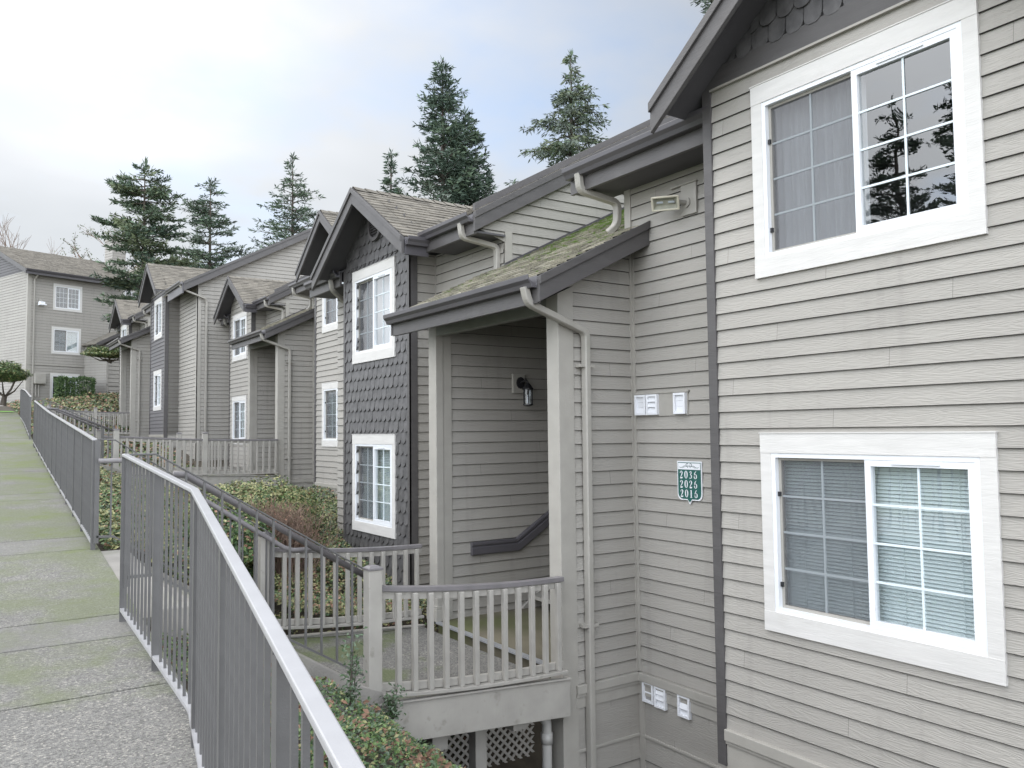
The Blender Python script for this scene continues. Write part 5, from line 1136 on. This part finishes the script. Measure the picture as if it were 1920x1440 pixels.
# far small plants in front of the end block
def small_tree(label, base, h, cr, r, n, size, mats, wts, seed, name='small_tree', lean=(0, 0)):
    rnd = random.Random(seed); t = thing(name, label, 'tree', base); B0 = Vector(base); C_ = B0+Vector((lean[0], lean[1], h)); st = MB()
    st.tube([B0, B0+Vector((0.05, 0.0, h*0.3))], [0.12, 0.09], 8)
    for k in range(7):
        a = 2*math.pi*k/7+rnd.uniform(-0.3, 0.3); e = C_+Vector((math.cos(a)*r[0]*0.7, math.sin(a)*r[1]*0.7, rnd.uniform(-0.3, 0.3)*r[2])); s0 = B0+Vector((0.05, 0, h*0.28)); st.tube([s0, s0.lerp(e, 0.5)+Vector((0, 0, -0.12)), e], [0.045, 0.03, 0.01], 6)
    st.build('trunk', 'bark', t); mb = MB(); f = blob(C_, r, seed)
    for i in range(n):
        d = Vector((rnd.gauss(0, 1), rnd.gauss(0, 1), rnd.gauss(0, 1))).normalized()
        if d.z < 0: d.z *= 0.45
        lay = 0.88+0.12*math.sin(d.z*9+seed+2*noise.noise(d*2)); p = C_+Vector((d.x*r[0], d.y*r[1], d.z*r[2]))*f(d)*lay*(rnd.random()**0.33)
        leaf(mb, p, (rnd.gauss(0, 0.6), rnd.gauss(0, 0.6), 1), size*rnd.uniform(0.6, 1.3), rnd.choices(range(len(mats)), wts)[0], 0.6, rnd)
    mb.build('crown', list(mats), t); return t
small_tree('small clipped umbrella shaped tree with a forked trunk at the end of the walkway', (1.55, 39.0, 1.25), 1.2, None, (1.05, 1.1, 0.60), 11000, 0.09, ('leaf_a', 'leaf_b', 'leaf_c'), (4, 4, 2), 31)

def box_hedge(label, x0, x1, y0, y1, z0, z1, n, seed, gap=None):
    rnd = random.Random(seed); t = thing('clipped_hedge', label, 'hedge', ((x0+x1)/2, (y0+y1)/2, z0)); mb = MB()
    for i in range(n):
        q = [rnd.random(), rnd.random(), rnd.random()]; s = rnd.randrange(6)
        if s < 5: q[s//2 if s < 4 else 2] = (0.0 if s % 2 == 0 else 1.0) if s < 4 else 1.0
        x, y, zz_ = x0+(x1-x0)*q[0], y0+(y1-y0)*q[1], z0+(z1-z0)*q[2]
        k = 0.1*noise.noise(Vector((x*2, y*2, zz_*2)))
        if gap and abs(x-gap) < 0.10 and rnd.random() < 0.8: continue
        leaf(mb, (x+k+rnd.gauss(0, 0.04), y+rnd.gauss(0, 0.04), zz_+k+rnd.gauss(0, 0.04)), (rnd.gauss(0, 1), rnd.gauss(-0.4, 1), rnd.gauss(0.6, 0.7)), rnd.uniform(0.06, 0.12), rnd.choices((0, 1), (3, 2))[0], 0.6, rnd)
    mb.build('foliage', ['leaf_a', 'leaf_b'], t); st = MB()
    for x in (x0+(x1-x0)*0.2, x0+(x1-x0)*0.8): st.tube([(x, (y0+y1)/2, z0-0.4), (x, (y0+y1)/2, z0+0.6)], 0.05, 6)
    st.build('stem', 'bark', t); return t

# ------------------------------------------------------------------ conifers
def conifer(name, label, base, h, rad, seed, mats, wts, crown0=0.1, droop=0.15, whorl=0.42, nb=6, sprays=26, size=0.30, shape=1.0, up=0.25, trunk_r=0.22, group=None, gaps=0.12, hang=0.0, lean=0.0, wide=0.115, top_only=None, conic=0.85):
    """whorls of limbs, each limb carries side twigs covered with many small needle sprays"""
    rnd = random.Random(seed); t = thing(name, label, 'tree', base, group); B0 = Vector(base); tr = MB(); fo = MB()
    ntp = 8; tr.tube([B0+Vector((lean*(k/ntp)**2*h, 0, h*k/ntp)) for k in range(ntp+1)], [trunk_r*(1-0.93*k/ntp) for k in range(ntp+1)], 8)
    z = h*crown0
    if top_only: z = max(z, top_only)
    def spray(p, d, s, mi):
        d = d.normalized(); sd = d.cross(Vector((rnd.gauss(0, 1), rnd.gauss(0, 1), rnd.gauss(0, 1)))).normalized()
        i = len(fo.v); wd = s*wide*rnd.uniform(0.6, 1.4)
        fo.v += [tuple(p-sd*wd*0.3), tuple(p+d*s*0.45-sd*wd), tuple(p+d*s), tuple(p+d*s*0.5+sd*wd)]; fo.f.append((i, i+1, i+2, i+3)); fo.m.append(mi)
    while z < h*0.985:
        f = (z-h*crown0)/(h*(1-crown0)); R_ = rad*((1-f)**conic)*(1.0 if f > 0.12 else 0.75+2*f)
        for b in range(nb if f < 0.85 else 4):
            if rnd.random() < gaps: continue
            a = rnd.uniform(0, 2*math.pi); ln = R_*rnd.uniform(0.62, 1.12)*(1+0.25*noise.noise(Vector((math.cos(a)*1.5, math.sin(a)*1.5, z*0.5+seed)))); ln = max(ln, 0.15)
            s0 = B0+Vector((lean*(z/h)**2*h, 0, z+rnd.uniform(-0.2, 0.2))); dr = Vector((math.cos(a), math.sin(a), 0))
            K = 6; pts = [s0+dr*ln*(k/K)+Vector((0, 0, ln*(up*(k/K)-droop*(k/K)**2*2+(0.12*(k/K)**4)))) for k in range(K+1)]
            tr.tube(pts, [max(0.006, 0.045*(1-k/K)*min(1, ln/1.6)) for k in range(K+1)], 4)
            ns = int(sprays*ln/rad*1.75)+5; mi0 = rnd.choices(range(len(mats)), wts)[0]
            for j in range(ns):
                q = (rnd.random()**0.7)*0.97+0.04; kk = min(K-1, int(q*K)); p = pts[kk].lerp(pts[kk+1], q*K-kk)
                side = Vector((-dr.y, dr.x, 0))*rnd.choice((-1, 1)); tl = min(0.55*ln, 0.9)*(1.05-q)*rnd.uniform(0.5, 1.1)+size*0.4
                td = (side*rnd.uniform(0.5, 1.0)+dr*rnd.uniform(0.3, 0.8)+Vector((0, 0, rnd.uniform(-0.15, 0.30)-hang))).normalized()
                m = max(2, int(tl/(size*0.30))); mi = mi0 if rnd.random() < 0.7 else rnd.choices(range(len(mats)), wts)[0]
                for w_ in range(m):
                    pp = p+td*tl*(w_/m)+Vector((rnd.gauss(0, 0.02), rnd.gauss(0, 0.02), rnd.gauss(0, 0.02)-hang*0.25*(w_/m)**2))
                    sd2 = (td+Vector((rnd.gauss(0, 0.55), rnd.gauss(0, 0.55), rnd.gauss(0.1, 0.35)-hang*0.6)))
                    spray(pp, sd2, size*rnd.uniform(0.55, 1.1), mi)
        z += whorl*(0.75+0.5*rnd.random())*(1.0 if f < 0.7 else 0.7)
    for k in range(26):
        p = B0+Vector((lean*h, 0, h*rnd.uniform(0.93, 1.0))); a = rnd.uniform(0, 6.28); spray(p, Vector((math.cos(a)*0.5, math.sin(a)*0.5, 1)), size*rnd.uniform(0.7, 1.3), 0)
    tr.build('trunk', 'bark', t); fo.build('crown', list(mats), t); return t
def at(px, py, depth):     # picture position in the photograph to a world point, used only to choose a stand for each far tree
    d = fw+rt2*((px-960)/1545.6)+up2*((720-py)/1545.6); return d*depth
G = 'conifers behind the apartment buildings'
def stand(px, py, depth, gz): p = at(px, py, depth); return (p.x, p.y, gz), p.z-gz
b_, h_ = stand(829, 112, 41, 2.0)
conifer('fir_tree', 'tall dense dark fir left of centre behind the roofs, the larger of two joined tops', b_, h_, 2.6, 41, ('needle_a', 'needle_b', 'needle_blue'), (6, 3, 1.5), 0.35, 0.10, 0.42, 8, 26, 0.34, up=0.40, group=G, gaps=0.14, conic=0.62, top_only=h_-8.5)
b_, h_ = stand(872, 205, 41.5, 2.0)
conifer('fir_tree', 'second dark fir leaning against the right side of the tall dense fir', b_, h_, 2.1, 42, ('needle_a', 'needle_b', 'needle_blue'), (6, 3, 1.5), 0.35, 0.10, 0.42, 8, 24, 0.34, up=0.45, group=G, gaps=0.14, conic=0.55, top_only=h_-7.0)
b_, h_ = stand(733, 285, 40, 2.0)
conifer('fir_tree', 'short open fir just left of the tall dense fir above the near gable', b_, h_, 1.3, 43, ('needle_a', 'needle_b', 'needle_blue'), (5, 3, 2), 0.3, 0.08, 0.42, 6, 20, 0.28, up=0.45, group=G, gaps=0.15, top_only=h_-4.0)
b_, h_ = stand(915, 330, 42, 2.0)
conifer('fir_tree', 'small dark fir at the right foot of the tall dense fir', b_, h_, 1.0, 49, ('needle_a', 'needle_b'), (5, 3), 0.3, 0.08, 0.40, 6, 20, 0.26, up=0.5, group=G, gaps=0.12, top_only=h_-3.5)
b_, h_ = stand(1070, 98, 38, 2.0)
conifer('cedar_tree', 'airy pale green cedar with long drooping limbs above the near gutter', b_, h_, 5.8, 44, ('needle_b', 'needle_c', 'needle_blue'), (3, 4, 2.5), 0.25, 0.22, 0.44, 9, 46, 0.30, up=0.30, group=G, gaps=0.16, hang=0.35, conic=1.0, wide=0.11, top_only=h_-9.0)
b_, h_ = stand(549, 290, 51, 3.0)
conifer('fir_tree', 'slender grey green fir standing alone above the tall end wall', b_, h_, 4.6, 45, ('needle_a', 'needle_b', 'needle_blue'), (2, 4, 3.5), 0.25, 0.12, 0.50, 6, 22, 0.32, up=0.30, group=G, gaps=0.16, conic=0.85, top_only=h_-8.0, wide=0.12)
b_, h_ = stand(395, 338, 54, 3.0)
conifer('fir_tree', 'broad grey green fir right of the layered pine', b_, h_, 3.7, 46, ('needle_a', 'needle_b', 'needle_blue'), (2.5, 3.5, 3), 0.2, 0.10, 0.52, 7, 24, 0.34, up=0.25, group=G, gaps=0.14, conic=0.55, top_only=h_-8.0, wide=0.12)
b_, h_ = stand(272, 303, 43.5, 2.5)
conifer('pine_tree', 'large layered pine overhanging the far building between chimney and gable', b_, h_, 2.75, 47, ('needle_b', 'needle_a', 'needle_c'), (5, 2, 4), 0.28, 0.02, 0.60, 8, 44, 0.32, up=0.06, group=G, gaps=0.16, conic=0.33, trunk_r=0.2, wide=0.12)
b_, h_ = stand(1372, -190, 33, 2.0)
conifer('fir_tree', 'fir hidden behind the near gable with only its twig tips showing over the edge', b_, h_, 3.4, 48, ('needle_b', 'needle_a', 'needle_blue'), (4, 3, 3), 0.3, 0.10, 0.50, 6, 18, 0.34, up=0.25, group=G, gaps=0.1, conic=0.7)
# trees on the far side of the walkway, seen only as reflections in the glass
for i, (x, y, h, r, s) in enumerate(((-22, 19.1, 15.2, 3.0, 61), (-21, 15.3, 16.8, 3.0, 62), (-23, 23.6, 9.0, 2.4, 65), (-17, 27, 12, 3.2, 63), (-16, 40, 13, 3.2, 64))):
    conifer('fir_tree', ['tall fir across the walkway mirrored in the middle of the upper near window', 'broad fir across the walkway mirrored at the right edge of the upper near window', 'low fir across the walkway mirrored in the screened half of the upper near window', 'fir across the walkway mirrored low in the bay window', 'distant fir across the walkway beyond the left edge'][i], (x, y, -1.2), h, r, s, ('needle_a', 'needle_b'), (4, 3), 0.12, 0.15, 0.55, 7, 34 if i < 3 else 16, 0.23 if i < 3 else 0.4, up=0.2, group='firs across the walkway', gaps=0.25, conic=0.6, wide=0.16)
def bare_tree(label, base, h, seed, spread=0.5, leafy=0, mats=('twig', 'needle_c'), depth=5):
    rnd = random.Random(seed); t = thing('bare_tree', label, 'tree', base, 'bare winter trees behind the far block'); st = MB(); lf = MB()
    def grow(p, d, l, r, k):
        e = p+d*l; st.tube([p, e], [r, r*0.68], 4 if k < 3 else 5)
        if k == 0:
            for j in range(leafy): leaf(lf, p.lerp(e, rnd.random())+Vector((rnd.gauss(0, 0.1), rnd.gauss(0, 0.1), rnd.gauss(0, 0.1))), (rnd.gauss(0, 1), rnd.gauss(0, 1), 1), 0.16, 0, 0.6, rnd)
            return
        for j in range(3 if rnd.random() < 0.75 else 2):
            dd = (d+Vector((rnd.gauss(0, spread), rnd.gauss(0, spread), rnd.gauss(0.12, 0.2)))).normalized(); grow(p+d*l*rnd.uniform(0.55, 1.0), dd, l*rnd.uniform(0.6, 0.85), r*0.62, k-1)
    grow(Vector(base), Vector((0, 0, 1)), h*0.30, 0.16, depth)
    st.build('trunk', 'twig', t)
    if leafy: lf.build('crown', mats[1], t)
p = at(32, 425, 72); bare_tree('leafless tree showing over the far roof at the left edge', (p.x, p.y, 3.5), 20.5, 71, 0.42)
p = at(205, 430, 66); bare_tree('sparse tree with yellow green tips left of the chimney', (p.x, p.y, 3.5), 18.0, 72, 0.55, leafy=12)
p = at(232, 470, 64); bare_tree('second sparse tree close behind the chimney', (p.x, p.y, 3.5), 15.0, 73, 0.55, leafy=10)

# ------------------------------------------------------------------ the three storey block at the end
root = thing('apartment_block', 'three storey grey apartment block closing the view at the left', 'building', (5.0, 54.5, 2.4))
ca_, sa_ = math.cos(R(70.4)), math.sin(R(70.4))
# picture azimuth 70.4 deg from +y towards +x
C1 = Vector((3.2, 53.3, 0)); D1 = Vector((sa_, ca_, 0)); N1 = Vector((ca_, -sa_, 0))
F4 = Fr(C1.x, C1.y, D1.x, D1.y, N1.x, N1.y); F4b = Fr(C1.x, C1.y, -N1.x, -N1.y, -D1.x, -D1.y)
ZB, ZT = 1.5, 9.35
wins = [(1.35, 2.98, 7.25, 8.78), (1.30, 2.95, 4.72, 6.28), (1.27, 2.92, 2.0, 3.6)]
ops = [hole(*q) for q in wins]; mb = MB(); siding(mb, F4, (0, 5.35), ZB, ZT, exp=0.16, ops=ops); mb.build('wall', 'siding', root)
for i, q in enumerate(wins): window(root, F4, *q, 0.0, style=('dark', 'blind', 'dark')[i], flip=True, detail=False, screen=(i == 1), tb=0.14, sd=0.12, rows=4, cols=3 if i == 0 else 2)
mb = MB(); siding(mb, F4b, (0, 9.0), ZB, ZT, exp=0.16); f = lambda q: ((q-ZT)/0.42, 9.0-(q-ZT)/0.42); mb.build('wall', 'siding', root)
mb = MB(); siding(mb, F4b, f, ZT, ZT+1.85, exp=0.16); mb.build('gable_wall', 'siding_dark', root)
mb = MB(); fbox(mb, F4, 0, 0.16, ZB, ZT, 0, 0.03); fbox(mb, F4b, 0, 0.16, ZB, ZT, 0, 0.03); mb.build('corner_board', 'trim', root)
mb = MB(); c4 = math.hypot(1, 0.42); Sx = (-N1+Vector((0, 0, 0.42)))/c4
P0 = Vector(F4.p(-0.35, ZT-0.02, 0.5)); shingle_plane(mb, P0, D1, Sx, (0, 7.4), 5.0*c4, 0.16)
P1 = Vector(F4.p(-0.35, ZT-0.02, -9.5)); Sy = (N1+Vector((0, 0, 0.42)))/c4; shingle_plane(mb, P1, D1, Sy, (0, 7.4), 5.0*c4, 0.3)
mb.build('roof', 'roof', root)
mb = MB(); fbox(mb, F4, -0.35, 5.2, ZT-0.28, ZT-0.05, 0.44, 0.5); gutter(mb, F4, -0.35, 5.2, ZT-0.01, 0.5); mb.build('gutter', 'bronze', root)
mb = MB()
for sg in (0, 1):
    q = lambda o, h0, h1: ([F4b.p(-0.5, ZT-0.02+h1, o), F4b.p(4.5, ZT+2.08+h1, o), F4b.p(4.5, ZT+2.08+h0, o), F4b.p(-0.5, ZT-0.02+h0, o)] if sg == 0 else [F4b.p(9.5, ZT-0.02+h1, o), F4b.p(4.5, ZT+2.08+h1, o), F4b.p(4.5, ZT+2.08+h0, o), F4b.p(9.5, ZT-0.02+h0, o)])
    mb.prism(q(0.33, -0.26, 0.0), q(0.37, -0.26, 0.0))
mb.build('barge_board', 'dark', root)
mb = MB(); mb.sd = N1; mb.rtube([F4.p(0.35, ZT-0.1, 0.45), F4.p(0.35, ZT-0.3, 0.3), F4.p(0.30, ZT-0.5, 0.08), F4.p(0.30, ZB, 0.08)], 0.09, 0.07); mb.build('downspout', 'downspout', root)
# electric meter cabinet
mb = MB(); fbox(mb, F4, 0.35, 0.95, 2.95, 3.55, 0.02, 0.25); fbox(mb, F4, 0.6, 0.66, 2.2, 2.95, 0.05, 0.12); fbox(mb, F4, 0.44, 0.50, 2.2, 2.95, 0.05, 0.12); bevel(mb.build('meter_cabinet', 'trim', root), 0.02)
mb = MB(); fbox(mb, F4, 0.0, 5.3, 4.02, 4.10, 0.0, 0.05); mb.build('band_board', 'trim', root)
# projecting right part with its own gable, narrow windows, chimney
F5 = F4.off(0.9)
mb = MB(); ow = [hole(5.1, 6.1, 6.95, 8.75)]; 
F5 = F4.off(0.0)
siding(mb, F4, (5.35, 14.0), ZB, ZT+0.2, exp=0.16, ops=[hole(5.45, 6.65, 7.0, 9.0), hole(5.45, 6.65, 4.3, 6.0)]); mb.build('wall', 'siding', root)
for q in ((5.45, 6.65, 7.0, 9.0), (5.45, 6.65, 4.3, 6.0)): window(root, F4, *q, 0.0, style='dark', detail=False, screen=False, tb=0.12, sd=0.12)
mb = MB(); f = lambda q: (4.9+(q-ZT)/0.45, 14.0); siding(mb, F4.off(0.25), f, ZT-0.1, ZT+1.4, exp=0.16); mb.build('gable_wall', 'siding_dark', root)
mb = MB(); q = lambda o, h0, h1: [F4.p(4.6, ZT-0.1+h1, o), F4.p(9.3, ZT+2.05+h1, o), F4.p(9.3, ZT+2.05+h0, o), F4.p(4.6, ZT-0.1+h0, o)]
mb.prism(q(0.62, -0.26, 0), q(0.66, -0.26, 0)); 
q2 = lambda o, h0, h1: [F4.p(14, ZT-0.1+h1, o), F4.p(9.3, ZT+2.05+h1, o), F4.p(9.3, ZT+2.05+h0, o), F4.p(14, ZT-0.1+h0, o)]
mb.prism(q2(0.62, -0.26, 0), q2(0.66, -0.26, 0)); mb.build('barge_board', 'dark', root)
mb = MB(); mb.prism(q(0.62, -0.02, 0.02), q(-6, -0.02, 0.02)); mb.prism(q2(0.62, -0.02, 0.02), q2(-6, -0.02, 0.02)); mb.build('roof', 'roof', root)
mb = MB(); fbox(mb, F4, 4.6, 4.63, ZT-0.2, ZT-0.05, 0, 0.6); mb.prism(q(0.665, -0.03, 0.01), q(0.70, -0.03, 0.01)); mb.build('flashing', 'white', root)
mb = MB(); Fc = F4.off(-2.6)
siding(mb, Fc, (6.15, 7.0), 8.0, 12.55, exp=0.17); siding(mb, Fr(*Fc.p(6.15, 0)[:2], -N1.x, -N1.y, -D1.x, -D1.y), (0, 1.0), 8.0, 12.55, exp=0.17); fbox(mb, Fc, 6.1, 7.05, 12.55, 12.7, -1.0, 0.05); fbox(mb, Fc, 6.17, 6.98, 8, 12.5, -0.98, -0.02)
mb.build('chimney', 'siding', root)
# balcony enclosure with its little gabled roof
bx = MB(); Fb = F4.off(1.5)
siding(bx, Fb, (3.75, 6.1), 2.45, 4.85, exp=0.24, d0=0.03); siding(bx, Fr(*F4.p(3.2, 0, 0)[:2], (D1*0.55+N1*1.5).normalized().x, (D1*0.55+N1*1.5).normalized().y, (-D1*1.5+N1*0.55).normalized().x, (-D1*1.5+N1*0.55).normalized().y), (0, 1.6), 2.45, 5.3, exp=0.16)
for a in (3.75, 4.9, 6.03): fbox(bx, Fb, a, a+0.09, 2.4, 4.9, 0.0, 0.05)
fbox(bx, Fb, 3.75, 6.12, 4.85, 4.95, -0.05, 0.06); fbox(bx, Fb, 3.75, 6.12, 2.9, 3.0, 0, 0.05); fbox(bx, Fb, 3.7, 6.15, 2.35, 2.45, -1.5, 0.05); bx.build('balcony', 'siding', root)
mb = MB(); ap = (4.75, 6.75)
for sg, e in ((-1, 3.0), (1, 6.4)):
    r_ = lambda o: [F4.p(e, 5.35, o), F4.p(4.7, 6.25, o), F4.p(4.7, 6.17, o), F4.p(e, 5.27, o)]; mb.prism(r_(1.75), r_(0.0), 0); r2 = lambda o: [F4.p(e, 5.35, o), F4.p(4.7, 6.25, o), F4.p(4.7, 6.05, o), F4.p(e, 5.12, o)]; mb.prism(r2(1.76), r2(1.80), 1)
mb.build('balcony_roof', ['roof', 'dark'], root)
# attic gable with louvre further back
mb = MB(); Fg = F4.off(-3.5); c0_ = 10.6; zt4 = 11.95
f = lambda q: (c0_-(zt4-q)/0.5, c0_+(zt4-q)/0.5); siding(mb, Fg, f, 10.2, zt4-0.05, exp=0.16); mb.build('attic_wall', 'siding', root)
mb = MB()
for sg in (-1, 1):
    r_ = lambda o, h0, h1: [Fg.p(c0_, zt4+h1, o), Fg.p(c0_+sg*3.4, zt4-1.7+h1, o), Fg.p(c0_+sg*3.4, zt4-1.7+h0, o), Fg.p(c0_, zt4+h0, o)]
    mb.prism(r_(0.5, -0.2, 0.06), r_(0.55, -0.2, 0.06), 0); mb.prism(r_(0.5, 0.0, 0.07), r_(-5, 0.0, 0.07), 1)
mb.build('attic_roof', ['dark', 'roof'], root)
mb = MB(); fbox(mb, Fg, c0_-0.9, c0_+0.75, 10.55, 11.5, 0.5, 0.9); mb.build('dormer', 'trim', root)
mb = MB(); 
for i in range(6): fbox(mb, Fg, c0_-0.3, c0_+0.25, 10.8+i*0.09, 10.85+i*0.09, 0.9, 0.93)
mb.build('dormer_vent', 'dark', root)
t = thing('floodlight', 'pale security floodlight high on the corner of the far block', 'floodlight', F4.p(0.5, 7.6, 0.1)); mb = MB(); fbox(mb, F4, 0.45, 0.75, 7.45, 7.6, 0.2, 0.42); fbox(mb, F4, 0.42, 0.80, 7.38, 7.46, 0.24, 0.5); bevel(mb.build('housing', 'plastic', t), 0.02)
mb = MB(); fbox(mb, F4, 0.55, 0.72, 7.62, 7.8, 0.02, 0.08); fbox(mb, F4, 0.6, 0.65, 7.5, 7.7, 0.05, 0.25); mb.build('bracket', 'trim', t)
hb = Vector(F4.p(1.25, 0, 1.1)); box_hedge('square clipped dark green hedge under the lowest window of the far block', hb.x-0.1, hb.x+1.75, hb.y-0.3, hb.y+0.5, 2.05, 3.25, 7000, 81)
p = at(205, 665, 41); small_tree('pale green maple sapling in front of the balcony of the far block', (p.x, p.y, p.z-0.4), 0.4, None, (1.25, 1.0, 0.45), 6500, 0.11, ('leaf_b', 'leaf_c', 'leaf_blue'), (4, 3, 2), 33)
